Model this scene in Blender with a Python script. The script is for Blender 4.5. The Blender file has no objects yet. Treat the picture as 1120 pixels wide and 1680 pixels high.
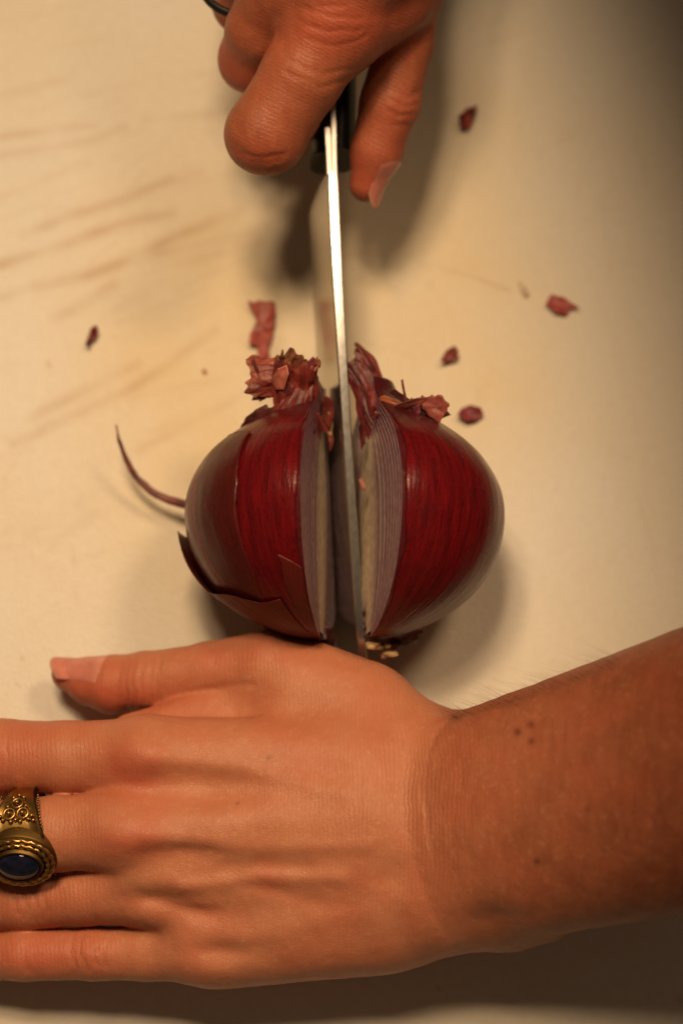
import bpy, bmesh, math, random
import numpy as np
from mathutils import Vector
from mathutils.bvhtree import BVHTree

random.seed(7)
RNG = np.random.default_rng(7)
SC = bpy.context.scene
CM = 0.01                                   # everything below is written in centimetres

# ------------------------------------------------------------------ camera
CAM_D, TILT, LENS, SENS = 62.0, math.radians(12.0), 50.0, 22.3
cam_d = bpy.data.cameras.new('camera')
cam = bpy.data.objects.new('camera', cam_d)
SC.collection.objects.link(cam)
CAMP = np.array([0.0, -CAM_D * math.sin(TILT), CAM_D * math.cos(TILT)])
cam.location = CAMP * CM
cam.rotation_euler = (TILT, 0, 0)
cam_d.sensor_fit = 'AUTO'
cam_d.sensor_width = SENS
cam_d.lens = LENS
cam_d.clip_start = 0.01
cam_d.clip_end = 50
cam_d.dof.use_dof = True
cam_d.dof.focus_distance = 0.562
cam_d.dof.aperture_fstop = 3.7
SC.camera = cam
FW = np.array([0, math.sin(TILT), -math.cos(TILT)])
UP = np.array([0, math.cos(TILT), math.sin(TILT)])

def at(px, py, z):
    """photo pixel (1120 x 1680) at height z cm -> world cm"""
    k = SENS / LENS / 1680.0
    d = FW + np.array([(px - 560) * k, 0, 0]) + UP * ((840 - py) * k)
    t = (z - CAMP[2]) / d[2]
    return CAMP + d * t

def proj(P):
    P = np.asarray(P, float)
    v = P - CAMP
    w = v @ FW
    k = LENS / SENS * 1680.0
    return np.stack([560 + v[..., 0] / w * k, 840 - (v @ UP) / w * k], -1)

# ------------------------------------------------------------------ world, lamps, exposure
W = bpy.data.worlds.new('World')
SC.world = W
W.use_nodes = True
W.node_tree.nodes['Background'].inputs[0].default_value = (1.0, 0.66, 0.40, 1)
W.node_tree.nodes['Background'].inputs[1].default_value = 0.07
SC.view_settings.view_transform = 'Standard'
SC.view_settings.look = 'None'
SC.view_settings.exposure = 0.0
SC.view_settings.gamma = 1.0

def aim(o, p, q):
    o.location = Vector(p) * CM
    o.rotation_euler = (Vector(q) - Vector(p)).to_track_quat('-Z', 'Y').to_euler()

# key lamp split into spots behind the board; cone edges imitate a body's shadow
CUT = at(1050, 330, 0)
for px_, py_ in ((-19, 24), (-5, 22), (-16, 37), (-3, 34), (-11, 29)):
    sp = bpy.data.lights.new('kitchen_spot', 'SPOT')
    sp.energy = 6.8
    sp.color = (1.0, 0.695, 0.41)
    sp.shadow_soft_size = 0.045
    p_ = np.array([px_, py_, 98.0]); q_ = np.array([-50.0, -4, 0])
    a_, b_ = (q_ - p_) / np.linalg.norm(q_ - p_), (CUT - p_) / np.linalg.norm(CUT - p_)
    sp.spot_size = 2 * (math.acos(a_ @ b_) - math.radians(0.3))
    sp.spot_blend = 0.06
    spo = bpy.data.objects.new('kitchen_spot', sp)
    SC.collection.objects.link(spo)
    aim(spo, p_, q_)

ar = bpy.data.lights.new('second_spot', 'SPOT')
ar.energy = 12.5
ar.color = (1.0, 0.67, 0.39)
ar.spot_size = math.radians(25.5)
ar.spot_blend = 0.3
ar.shadow_soft_size = 0.09
aro = bpy.data.objects.new('second_spot', ar)
SC.collection.objects.link(aro)
aim(aro, (36, 33, 86), (-11, -13, 0))

# ------------------------------------------------------------------ helpers
def mesh_obj(name, V, F, mat=None, parent=None, smooth=True, attrs=None):
    me = bpy.data.meshes.new(name)
    V = np.asarray(V, float) * CM
    if isinstance(F, np.ndarray) and F.ndim == 2:
        n, k = F.shape
        me.vertices.add(len(V)); me.vertices.foreach_set('co', V.astype(np.float32).ravel())
        me.loops.add(n * k); me.loops.foreach_set('vertex_index', F.astype(np.int32).ravel())
        me.polygons.add(n)
        me.polygons.foreach_set('loop_start', np.arange(0, n * k, k, dtype=np.int32))
        me.update(calc_edges=True)
        me.validate()
    else:
        me.from_pydata([tuple(v) for v in V], [], [tuple(f) for f in F])
    if smooth:
        me.polygons.foreach_set('use_smooth', np.ones(len(me.polygons), bool))
    for k, a in (attrs or {}).items():
        a = np.asarray(a, np.float32)
        if a.ndim == 2:
            t = me.attributes.new(k, 'FLOAT_COLOR', 'POINT')
            t.data.foreach_set('color', np.concatenate([a, np.ones((len(a), 1), np.float32)], 1).ravel())
        else:
            t = me.attributes.new(k, 'FLOAT', 'POINT')
            t.data.foreach_set('value', a)
    me.update()
    o = bpy.data.objects.new(name, me)
    SC.collection.objects.link(o)
    if mat: me.materials.append(mat)
    if parent: o.parent = parent
    return o

def empty(name, loc=(0, 0, 0)):
    o = bpy.data.objects.new(name, None)
    o.empty_display_size = 0.01
    SC.collection.objects.link(o)
    return o                                  # kept at the origin; parts are in world centimetres

def tag(o, label=None, cat=None, group=None, kind=None):
    for k, v in (('label', label), ('category', cat), ('group', group), ('kind', kind)):
        if v: o[k] = v
    return o

def join(parts):
    V, F, n = [], [], 0
    for v, f in parts:
        V.append(np.asarray(v, float)); F += [tuple(int(i) + n for i in q) for q in f]; n += len(v)
    return np.concatenate(V), F

def _hash(i, j, k, seed):
    h = (i * 374761393 + j * 668265263 + k * 2147483647 + seed * 974711) & 0xFFFFFFFF
    h = ((h ^ (h >> 13)) * 1274126177) & 0xFFFFFFFF
    h = h ^ (h >> 16)
    return (h & 0xFFFF) / 65535.0 * 2 - 1

def vnoise(P, freq=1.0, seed=0):
    P = np.asarray(P, float) * freq
    I = np.floor(P).astype(np.int64); f = P - I; f = f * f * (3 - 2 * f)
    r = 0
    for dx in (0, 1):
        for dy in (0, 1):
            for dz in (0, 1):
                w = (f[..., 0] if dx else 1 - f[..., 0]) * (f[..., 1] if dy else 1 - f[..., 1]) * (f[..., 2] if dz else 1 - f[..., 2])
                r = r + w * _hash(I[..., 0] + dx, I[..., 1] + dy, I[..., 2] + dz, seed)
    return r

def fbm(P, freq=1.0, seed=0, oct=3):
    return sum(vnoise(P, freq * 2 ** i, seed + i) / 2 ** i for i in range(oct))

def polydist(Q, pts):
    """distance of 2D points Q to a polyline"""
    Q = np.asarray(Q, float); best = np.full(len(Q), 1e9)
    for a, b in zip(pts[:-1], pts[1:]):
        a = np.array(a, float); b = np.array(b, float); ab = b - a
        t = np.clip(((Q - a) @ ab) / (ab @ ab), 0, 1)
        best = np.minimum(best, np.linalg.norm(Q - a - t[:, None] * ab, axis=1))
    return best

def smooth_path(pts, n):
    """Catmull-Rom through rows of pts"""
    P = np.asarray(pts, float)
    P = np.concatenate([[2 * P[0] - P[1]], P, [2 * P[-1] - P[-2]]])
    m = len(P) - 3
    u = np.linspace(0, m - 1e-6, n); i = u.astype(int); t = (u - i)[:, None]
    p0, p1, p2, p3 = P[i], P[i + 1], P[i + 2], P[i + 3]
    return 0.5 * (2 * p1 + (p2 - p0) * t + (2 * p0 - 5 * p1 + 4 * p2 - p3) * t ** 2 + (3 * p1 - p0 - 3 * p2 + p3) * t ** 3)

def grid_faces(nu, nv, wrap=False):
    i, j = np.meshgrid(np.arange(nu - 1), np.arange(nv if wrap else nv - 1), indexing='ij')
    j2 = (j + 1) % nv
    return np.stack([i * nv + j, i * nv + j2, (i + 1) * nv + j2, (i + 1) * nv + j], -1).reshape(-1, 4)

# ---- node materials
def new_mat(name):
    m = bpy.data.materials.new(name); m.use_nodes = True
    nt = m.node_tree; b = nt.nodes['Principled BSDF']
    return m, nt, b
def N(nt, typ, **kw):
    n = nt.nodes.new(typ)
    for k, v in kw.items():
        if k.startswith('i_'):
            k = k[2:]; k = int(k) if k.isdigit() else k.replace('_', ' ')
            n.inputs[k].default_value = v
        else: setattr(n, k, v)
    return n
def L(nt, a, b): nt.links.new(a, b)
def mix(nt, fac, a, b, mode='MIX'):
    n = nt.nodes.new('ShaderNodeMix'); n.data_type = 'RGBA'; n.blend_type = mode
    for s, v in ((n.inputs[0], fac), (n.inputs[6], a), (n.inputs[7], b)):
        if hasattr(v, 'is_linked'): nt.links.new(v, s)
        elif isinstance(v, tuple): s.default_value = v + (1,) if len(v) == 3 else v
        else: s.default_value = v
    return n.outputs[2]
def math_n(nt, op, a, b=0.0, clamp=False):
    n = nt.nodes.new('ShaderNodeMath'); n.operation = op; n.use_clamp = clamp
    for s, v in zip(n.inputs, (a, b)):
        if hasattr(v, 'is_linked'): nt.links.new(v, s)
        else: s.default_value = v
    return n.outputs[0]
def attr(nt, name):
    n = nt.nodes.new('ShaderNodeAttribute'); n.attribute_name = name
    return n
def ramp(nt, fac, stops):
    n = nt.nodes.new('ShaderNodeValToRGB'); L(nt, fac, n.inputs[0])
    e = n.color_ramp.elements
    while len(e) < len(stops): e.new(0.5)
    for x, (p, c) in zip(e, stops):
        x.position = p; x.color = (c if isinstance(c, tuple) else (c, c, c)) + (1,)
    return n.outputs[0]
def noise(nt, scale, detail=3, vec=None, rough=0.5, dist=0.0):
    n = N(nt, 'ShaderNodeTexNoise'); n.inputs['Scale'].default_value = scale
    n.inputs['Detail'].default_value = detail; n.inputs['Roughness'].default_value = rough
    n.inputs['Distortion'].default_value = dist
    if vec is None:
        vec = nt.nodes.new('ShaderNodeTexCoord').outputs['Object']
    L(nt, vec, n.inputs['Vector'])
    return n.outputs['Fac']
def bump(nt, b, h, strength, dist, prev=None):
    n = nt.nodes.new('ShaderNodeBump'); n.inputs['Strength'].default_value = strength
    n.inputs['Distance'].default_value = dist; L(nt, h, n.inputs['Height'])
    if prev is not None: L(nt, prev, n.inputs['Normal'])
    if b is not None: L(nt, n.outputs[0], b.inputs['Normal'])
    return n.outputs[0]

# ------------------------------------------------------------------ materials
def mat_board():
    m, nt, b = new_mat('board_plastic')
    y, s = attr(nt, 'yellow').outputs['Fac'], attr(nt, 'cut').outputs['Fac']
    n1 = noise(nt, 45, 4); n2 = noise(nt, 420, 2)
    yf = math_n(nt, 'MULTIPLY', y, ramp(nt, n1, [(0.25, 0.55), (0.75, 1.0)]), True)
    c = mix(nt, yf, (0.70, 0.67, 0.60), (0.66, 0.53, 0.31))
    c = mix(nt, s, c, (0.40, 0.23, 0.09))
    c = mix(nt, ramp(nt, n2, [(0.35, 0.12), (0.65, 0.0)]), c, (0.5, 0.42, 0.3))
    L(nt, c, b.inputs['Base Color'])
    b.inputs['Roughness'].default_value = 0.47
    b.inputs['Specular IOR Level'].default_value = 0.4
    v = N(nt, 'ShaderNodeTexVoronoi'); v.inputs['Scale'].default_value = 1500
    L(nt, nt.nodes.new('ShaderNodeTexCoord').outputs['Object'], v.inputs['Vector'])
    p = bump(nt, None, v.outputs['Distance'], 0.35, 0.0002)
    bump(nt, b, noise(nt, 160, 4), 0.07, 0.0005, p)
    return m

def mat_simple(name, col, rough=0.5, metal=0.0, ns=0, col2=None, bs=0, bstr=0.2, bdist=0.0003, spec=0.5):
    m, nt, b = new_mat(name)
    if ns and col2:
        c = mix(nt, ramp(nt, noise(nt, ns, 4), [(0.35, 0.0), (0.65, 1.0)]), col, col2)
        L(nt, c, b.inputs['Base Color'])
    else: b.inputs['Base Color'].default_value = col + (1,)
    b.inputs['Roughness'].default_value = rough; b.inputs['Metallic'].default_value = metal
    b.inputs['Specular IOR Level'].default_value = spec
    if bs: bump(nt, b, noise(nt, bs, 4), bstr, bdist)
    return m

def mat_skin():
    m, nt, b = new_mat('skin')
    red, tan_shade, mole = attr(nt, 'red').outputs['Fac'], attr(nt, 'tan').outputs['Fac'], attr(nt, 'mole').outputs['Fac']
    c = mix(nt, tan_shade, (0.50, 0.20, 0.110), (0.29, 0.085, 0.037))
    blot = ramp(nt, noise(nt, 110, 4), [(0.38, 0.0), (0.68, 1.0)])
    c = mix(nt, math_n(nt, 'MULTIPLY', blot, 0.42), c, (0.42, 0.135, 0.068))
    pale = ramp(nt, noise(nt, 700, 2), [(0.55, 0.0), (0.75, 0.22)])
    c = mix(nt, pale, c, (0.64, 0.36, 0.20))
    mps = N(nt, 'ShaderNodeMapping'); mps.inputs['Rotation'].default_value = (0, 0, -0.9); mps.inputs['Scale'].default_value = (1, 0.25, 0.6)
    L(nt, nt.nodes.new('ShaderNodeTexCoord').outputs['Object'], mps.inputs['Vector'])
    strk = ramp(nt, noise(nt, 420, 4, mps.outputs[0], 0.6), [(0.40, 0.0), (0.66, 0.5)])
    c = mix(nt, math_n(nt, 'MULTIPLY', strk, tan_shade), c, (0.20, 0.055, 0.022))
    c = mix(nt, math_n(nt, 'MULTIPLY', red, 0.75, True), c, (0.46, 0.10, 0.055))
    c = mix(nt, mole, c, (0.13, 0.035, 0.018))
    L(nt, c, b.inputs['Base Color'])
    b.inputs['Subsurface Weight'].default_value = 0.16
    b.inputs['Subsurface Radius'].default_value = (1.0, 0.32, 0.16)
    b.inputs['Subsurface Scale'].default_value = 0.003
    b.inputs['Roughness'].default_value = 0.46
    b.inputs['Specular IOR Level'].default_value = 0.33
    # skin lines: cells, plus creases that run across the limb
    tc = nt.nodes.new('ShaderNodeTexCoord').outputs['Object']
    wob = N(nt, 'ShaderNodeTexNoise'); wob.inputs['Scale'].default_value = 320; L(nt, tc, wob.inputs['Vector'])
    add = N(nt, 'ShaderNodeVectorMath', operation='MULTIPLY_ADD'); add.inputs[1].default_value = (0.0016,) * 3
    L(nt, wob.outputs['Color'], add.inputs[0]); L(nt, tc, add.inputs[2])
    mp = N(nt, 'ShaderNodeMapping'); mp.inputs['Scale'].default_value = (1.25, 0.8, 1.0); L(nt, add.outputs[0], mp.inputs['Vector'])
    v = N(nt, 'ShaderNodeTexVoronoi', feature='DISTANCE_TO_EDGE'); v.inputs['Scale'].default_value = 1350
    L(nt, mp.outputs[0], v.inputs['Vector'])
    cell = ramp(nt, v.outputs['Distance'], [(0.0, 0.0), (0.22, 1.0)])
    p = bump(nt, None, cell, 0.26, 0.00020)
    ln, lm = attr(nt, 'line').outputs['Fac'], attr(nt, 'linemask').outputs['Fac']
    ph = math_n(nt, 'ADD', ln, math_n(nt, 'MULTIPLY', noise(nt, 75, 5, None, 0.65), 4.0))
    sn = math_n(nt, 'SINE', math_n(nt, 'MULTIPLY', ph, 6.283))
    p = bump(nt, None, math_n(nt, 'MULTIPLY', sn, lm), 0.30, 0.00013, p)
    bump(nt, b, noise(nt, 260, 4), 0.25, 0.0006, p)
    return m

def mat_onion_skin(name, c_a, c_b, c_dull, rough=0.3):
    """papery skin: stripes run along the meridians (attribute th), dull towards the shoulder (attribute ay)"""
    m, nt, b = new_mat(name)
    th, ay = attr(nt, 'th').outputs['Fac'], attr(nt, 'ay').outputs['Fac']
    cmb = N(nt, 'ShaderNodeCombineXYZ')
    L(nt, math_n(nt, 'MULTIPLY', th, 9.0), cmb.inputs[0]); L(nt, math_n(nt, 'MULTIPLY', ay, 0.35), cmb.inputs[1])
    s1 = noise(nt, 2.2, 5, cmb.outputs[0], 0.6); s2 = noise(nt, 9.0, 3, cmb.outputs[0], 0.6)
    blot = noise(nt, 95, 4)
    c = mix(nt, ramp(nt, s1, [(0.30, 0.0), (0.70, 1.0)]), c_a, c_b)
    c = mix(nt, ramp(nt, s2, [(0.52, 0.0), (0.72, 0.55)]), c, tuple(x * 0.45 for x in c_a))
    s3 = noise(nt, 4.2, 2, cmb.outputs[0], 0.4)
    vein = ramp(nt, s3, [(0.40, 0.0), (0.455, 0.0), (0.475, 0.75), (0.495, 0.0), (0.56, 0.0), (0.575, 0.6), (0.59, 0.0)])
    c = mix(nt, vein, c, tuple(x * 0.30 for x in c_a))
    d = math_n(nt, 'ADD', attr(nt, 'dull').outputs['Fac'], math_n(nt, 'MULTIPLY', math_n(nt, 'SUBTRACT', blot, 0.5), 0.9), True)
    c = mix(nt, d, c, c_dull)
    L(nt, c, b.inputs['Base Color'])
    L(nt, ramp(nt, blot, [(0.3, rough - .03), (0.7, rough + 0.10)]), b.inputs['Roughness'])
    b.inputs['Specular IOR Level'].default_value = 0.21
    p = bump(nt, None, s1, 0.22, 0.0006)
    p = bump(nt, None, s2, 0.18, 0.0002, p)
    bump(nt, b, noise(nt, 600, 3), 0.18, 0.0003, p)
    return m

def mat_col(name, rough=0.4, ns=300, sub=0.0, spec=0.5):
    """colour from the attribute col, with fine grain"""
    m, nt, b = new_mat(name)
    g = ramp(nt, noise(nt, ns, 4), [(0.3, 0.72), (0.7, 1.12)])
    c = mix(nt, 1.0, attr(nt, 'col').outputs['Color'], g, 'MULTIPLY')
    L(nt, c, b.inputs['Base Color'])
    b.inputs['Roughness'].default_value = rough
    b.inputs['Specular IOR Level'].default_value = spec
    if sub:
        b.inputs['Subsurface Weight'].default_value = sub
        b.inputs['Subsurface Radius'].default_value = (1, 0.5, 0.4); b.inputs['Subsurface Scale'].default_value = 0.002
    bump(nt, b, noise(nt, ns * 1.5, 4), 0.25, 0.0004)
    return m

def mat_steel(name, rough=0.3, grain=True):
    m, nt, b = new_mat(name)
    b.inputs['Base Color'].default_value = (0.56, 0.55, 0.53, 1)
    b.inputs['Metallic'].default_value = 1.0; b.inputs['Roughness'].default_value = rough
    if grain:
        tc = nt.nodes.new('ShaderNodeTexCoord').outputs['Object']
        mp = N(nt, 'ShaderNodeMapping'); mp.inputs['Scale'].default_value = (1, 0.25, 3); L(nt, tc, mp.inputs['Vector'])
        n = noise(nt, 900, 4, mp.outputs[0])
        L(nt, ramp(nt, n, [(0.3, rough - 0.01), (0.7, rough + 0.03)]), b.inputs['Roughness'])
        bump(nt, b, n, 0.03, 0.00005)
    return m

def mat_brass():
    m, nt, b = new_mat('aged_brass')
    geo = nt.nodes.new('ShaderNodeNewGeometry')
    pt = ramp(nt, geo.outputs['Pointiness'], [(0.44, 1.0), (0.50, 0.0)])
    n = ramp(nt, noise(nt, 380, 4), [(0.40, 0.0), (0.66, 1.0)])
    f = math_n(nt, 'MAXIMUM', pt, math_n(nt, 'MULTIPLY', n, 0.45))
    c = mix(nt, f, (0.52, 0.32, 0.10), (0.05, 0.030, 0.012))
    L(nt, c, b.inputs['Base Color']); b.inputs['Metallic'].default_value = 1.0
    L(nt, ramp(nt, f, [(0.0, 0.30), (1.0, 0.6)]), b.inputs['Roughness'])
    bump(nt, b, noise(nt, 900, 3), 0.15, 0.0002)
    return m

M_BOARD = mat_board()
M_SKIN = mat_skin()
M_RED = mat_onion_skin('onion_skin_crimson', (0.064, 0.0034, 0.0060), (0.18, 0.0060, 0.0085), (0.034, 0.008, 0.010), 0.21)
M_DULL = mat_onion_skin('onion_skin_dull', (0.062, 0.0095, 0.0085), (0.095, 0.009, 0.008), (0.070, 0.012, 0.010), 0.27)
M_FLAP = mat_onion_skin('onion_skin_brown', (0.10, 0.014, 0.010), (0.13, 0.016, 0.011), (0.075, 0.018, 0.013), 0.36)
M_FLESH = mat_col('onion_flesh', 0.20, 500, 0.15)
M_PAPER = mat_col('onion_paper', 0.5, 420)
M_MEMBRANE = mat_simple('onion_membrane', (0.055, 0.012, 0.026), 0.35)
M_STEEL = mat_steel('blade_steel', 0.24)
M_TANG = mat_steel('tang_steel', 0.30)
M_BLACK = mat_simple('black_handle_plastic', (0.008, 0.0075, 0.0075), 0.5, spec=0.3, bs=900, bstr=0.1)
M_BRASS = mat_brass()
M_STONE = mat_simple('dark_blue_stone', (0.004, 0.006, 0.022), 0.07, ns=500, col2=(0.012, 0.014, 0.035))
M_NAIL = mat_simple('fingernail', (0.58, 0.25, 0.17), 0.28, ns=250, col2=(0.52, 0.20, 0.13))
M_HAIR = mat_simple('body_hair', (0.10, 0.045, 0.02), 0.45)
M_COUNTER = mat_simple('counter_laminate', (0.22, 0.17, 0.12), 0.4, ns=60, col2=(0.14, 0.10, 0.07))

# ------------------------------------------------------------------ cutting board and counter
def build_board():
    x0, x1, y0, y1, st = -16.0, 16.0, -19.0, 24.0, 0.1
    nx, ny = int((x1 - x0) / st) + 1, int((y1 - y0) / st) + 1
    X, Y = np.meshgrid(np.linspace(x0, x1, nx), np.linspace(y0, y1, ny), indexing='ij')
    P = np.stack([X.ravel(), Y.ravel(), np.zeros(nx * ny)], -1)
    px = proj(P)
    z = lambda a, b: (a * 0.476, 100 + b * 0.476)
    S = []                                               # knife marks: polyline, width px, depth
    for pts, w, s in [([(0, 262), (160, 240), (330, 218)], 9, .55), ([(500, 200), (640, 190), (800, 172)], 9, .40),
                      ([(0, 326), (180, 300), (330, 270), (430, 230)], 9, .55), ([(0, 470), (200, 385), (300, 350)], 9, .25),
                      ([(80, 596), (260, 530), (430, 475), (590, 408)], 10, .60), ([(0, 702), (180, 648), (420, 560), (590, 520)], 11, .72),
                      ([(120, 778), (300, 740), (420, 695), (600, 610), (820, 520)], 12, .70), ([(180, 892), (280, 845), (390, 770)], 12, .42),
                      ([(395, 862), (500, 800)], 9, .45), ([(450, 690), (560, 660), (700, 630), (880, 590)], 11, .50),
                      ([(90, 1236), (250, 1160), (480, 1040)], 11, .55), ([(50, 1318), (300, 1200), (470, 1120), (740, 930)], 11, .55),
                      ([(480, 1342), (650, 1250), (860, 1140)], 10, .45), ([(100, 1630), (200, 1560), (320, 1490)], 16, .3),
                      ([(180, 1660), (330, 1560)], 14, .25), ([(620, 700), (760, 660), (900, 620)], 11, .45), ([(0, 820), (140, 772)], 10, .35),
                      ([(560, 430), (700, 380)], 9, .3), ([(300, 120), (520, 60), (700, 40)], 9, .25), ([(0, 120), (240, 60)], 9, .22)]:
        S.append(([z(*q) for q in pts], w, s))
    S += [([(688, 430), (770, 452), (835, 476)], 4, .45), ([(880, 250), (960, 210)], 6, .12), ([(420, 455), (520, 440)], 9, .25)]
    rr = random.Random(3)
    for _ in range(70):
        a = rr.uniform(-120, 560); b = rr.uniform(0, 1020); l = rr.uniform(40, 190); sl = -rr.uniform(0.15, 0.55)
        S.append(([(a, b), (a + l / 2, b + sl * l / 2 + rr.uniform(-3, 3)), (a + l, b + sl * l)], rr.uniform(3, 7), rr.uniform(.06, .22)))
    for _ in range(190):
        a = rr.uniform(0, 1100); b = rr.uniform(0, 1680); l = rr.uniform(25, 120); an = rr.uniform(0, 3.14)
        S.append(([(a, b), (a + l * math.cos(an), b + l * math.sin(an))], rr.uniform(1.6, 3.0), rr.uniform(.08, .24)))
    cut = np.zeros(len(P))
    for pts, w, s in S:
        q = np.array(pts); lo = q.min(0) - 4 * w; hi = q.max(0) + 4 * w
        k = np.where((px > lo).all(1) & (px < hi).all(1))[0]
        if not len(k): continue
        d = polydist(px[k], pts)
        br = 0.6 + 0.5 * vnoise(P[k], 1.6, 5)
        w = w * .85; cut[k] = np.maximum(cut[k], s * 0.85 * np.clip(br, .15, 1) * np.exp(-(d / w) ** 2))
    for (a, b, r, s) in [(80, 598, 4, .6), (36, 1080, 3.5, .5), (30, 1125, 3, .4), (145, 1623, 3, .4), (718, 1622, 3, .5), (900, 1123, 5, .4), (1115, 1640, 5, .6), (703, 466, 6, .2), (70, 1560, 3, .3)]:
        d = np.linalg.norm(px - np.array([a, b]), axis=1); cut = np.maximum(cut, s * np.exp(-(d / r) ** 2))
    u = (px - np.array([500, 560])) / np.array([380, 520])
    yel = np.clip(1.12 - 0.75 * (u ** 2).sum(1), 0, 1) * 0.9 + 0.10 + 0.22 * fbm(P, 0.22, 3)
    zz = -0.012 * cut + 0.004 * fbm(P, 0.8, 9)
    P[:, 2] = zz
    F = grid_faces(nx, ny)[:, ::-1]
    # rounded rim and underside
    per = np.concatenate([np.arange(0, nx) * ny, (nx - 1) * ny + np.arange(1, ny), (np.arange(nx - 2, -1, -1)) * ny + ny - 1, np.arange(ny - 2, 0, -1)])
    c = np.array([(x0 + x1) / 2, (y0 + y1) / 2, 0]); ring = P[per]
    dirv = np.sign(ring - c) * (np.abs(ring - c) >= np.array([(x1 - x0) / 2, (y1 - y0) / 2, 9]) - 1e-6)
    V = [P]; FF = [F]; prev = per; n = len(P)
    for off, dz in ((0.12, -0.03), (0.22, -0.11), (0.28, -0.25), (0.28, -0.95), (0.2, -1.15), (0.0, -1.19)):
        q = ring + dirv * off; q[:, 2] = dz
        idx = np.arange(n, n + len(per)); V.append(q); n += len(per)
        FF.append(np.stack([prev, idx, np.roll(idx, -1), np.roll(prev, -1)], -1)); prev = idx
    nt = n - len(P)
    V = np.concatenate(V)
    F = np.concatenate(FF)
    o = mesh_obj('cutting_board', V, F, M_BOARD, attrs={'cut': np.concatenate([cut, np.zeros(nt)]), 'yellow': np.concatenate([yel, np.full(nt, .1)])})
    tag(o, 'cream plastic cutting board under the onion, yellow stained and scored by knife cuts', 'cutting board')
build_board()
co = mesh_obj('countertop', [(-110, -60, -1.2), (110, -60, -1.2), (110, 90, -1.2), (-110, 90, -1.2), (-110, -60, -4), (110, -60, -4), (110, 90, -4), (-110, 90, -4)],
              [(0, 1, 2, 3), (7, 6, 5, 4), (0, 4, 5, 1), (1, 5, 6, 2), (2, 6, 7, 3), (3, 7, 4, 0)], M_COUNTER, smooth=False)
tag(co, kind='structure')

# ------------------------------------------------------------------ onion
SPINE = smooth_path([(546, 282, 4.55), (548, 330, 4.52), (552, 420, 4.46), (560, 560, 4.22), (570, 720, 3.80), (581, 880, 3.30), (589, 1000, 2.86), (594, 1062, 2.5), (597, 1092, 2.0), (602, 1106, 1.1)], 90)
SPINE3 = np.array([at(*q) for q in SPINE])
LEAN = 0.25                                   # the blade leans over to +x
def blade_x(y, z):
    o = np.argsort(SPINE3[:, 1])
    return np.interp(y, SPINE3[o, 1], SPINE3[o, 0]) - LEAN * (np.interp(y, SPINE3[o, 1], SPINE3[o, 2]) - z)
R0, PHI_R, PHI_L = 3.50, math.radians(13.8), math.radians(8.2)
PROF = smooth_path([(-3.98, 0.02), (-3.95, 0.5), (-3.78, 1.15), (-3.3, 2.1), (-2.65, 2.82), (-1.85, 3.27), (-.95, 3.45), (-.1, 3.33),
                    (.68, 2.86), (1.22, 2.24), (1.62, 1.62), (1.95, 1.13), (2.3, .80), (2.7, .62)], 160)
NT = len(PROF)
X0 = 0.0
def half_world(sg, y, r, th, lift=0.0, xoff=0.0):
    """half onion sg=+1/-1; th=0 upper cut rim, pi lower rim"""
    phi = PHI_R if sg > 0 else PHI_L
    x = (r + lift) * np.sin(th) + xoff; z = (r + lift) * np.cos(th)
    cx = R0 * math.sin(phi)
    X = (-0.18 if sg > 0 else 0.0) + sg * (cx + x * math.cos(phi) + z * math.sin(phi)) + 0 * y
    Z = R0 + 0.01 - x * math.sin(phi) + z * math.cos(phi); Y = y + 0 * x
    b = blade_x(Y, Z)                          # low down both halves press against the blade
    X = np.where(Z < 3.3, np.maximum(X, b + .10) if sg > 0 else np.minimum(X, b - .10), X)
    return np.stack([X, Y, Z], -1)
def prof(t):
    t = np.clip(t, 0, NT - 1.001); i = t.astype(int); f = t - i
    return PROF[i, 0] * (1 - f) + PROF[i + 1, 0] * f, PROF[i, 1] * (1 - f) + PROF[i + 1, 1] * f
_tt, _hh = np.meshgrid(np.linspace(0, NT - 2, 320), np.linspace(0, 2.0, 320), indexing='ij')
_lut = {}
for sg in (1, -1):
    y, r = prof(_tt.ravel()); _lut[sg] = proj(half_world(sg, y, r, _hh.ravel()))
def inv(sg, pts):
    out = []
    for p in pts:
        k = np.argmin(((_lut[sg] - np.array(p)) ** 2).sum(1)); out.append((_tt.ravel()[k], _hh.ravel()[k]))
    return np.array(out)

def skin_patch(name, sg, T, TH, lift, mat, parent, thick=0.014, dull=None, wob=0.02, seed=0):
    """sheet of skin on grid T, TH (2D arrays), lifted off the flesh; closed with an inner face"""
    y, r = prof(T.ravel()); th = TH.ravel()
    lf = lift(T, TH).ravel() if callable(lift) else np.full(len(y), lift)
    q = np.stack([np.cos(th) * 3, np.sin(th) * 3, y * 0.35], -1)
    w = wob * (fbm(q, 1.3, seed) + 0.5 * vnoise(np.stack([th * 7, y * .3, 0 * y], -1), 1.0, seed + 5)) * np.clip(r / 1.5, 0, 1)
    A = half_world(sg, y, r, th, lf + w); B = half_world(sg, y, r, th, lf + w - thick)
    nu, nv = T.shape; n = nu * nv
    F = grid_faces(nu, nv)
    per = np.concatenate([np.arange(nu) * nv, (nu - 1) * nv + np.arange(1, nv), np.arange(nu - 2, -1, -1) * nv + nv - 1, np.arange(nv - 2, 0, -1)])
    S = np.stack([per, np.roll(per, -1), np.roll(per, -1) + n, per + n], -1)
    FF = np.concatenate([F, F[:, ::-1] + n, S])
    if sg > 0: FF = FF[:, ::-1]
    d = np.zeros(n) if dull is None else np.clip(dull(y, th, A), 0, 1)
    return mesh_obj(name, np.concatenate([A, B]), FF, mat, parent, attrs={'th': np.tile(th, 2), 'ay': np.tile(y, 2), 'dull': np.tile(d, 2)})

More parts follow.
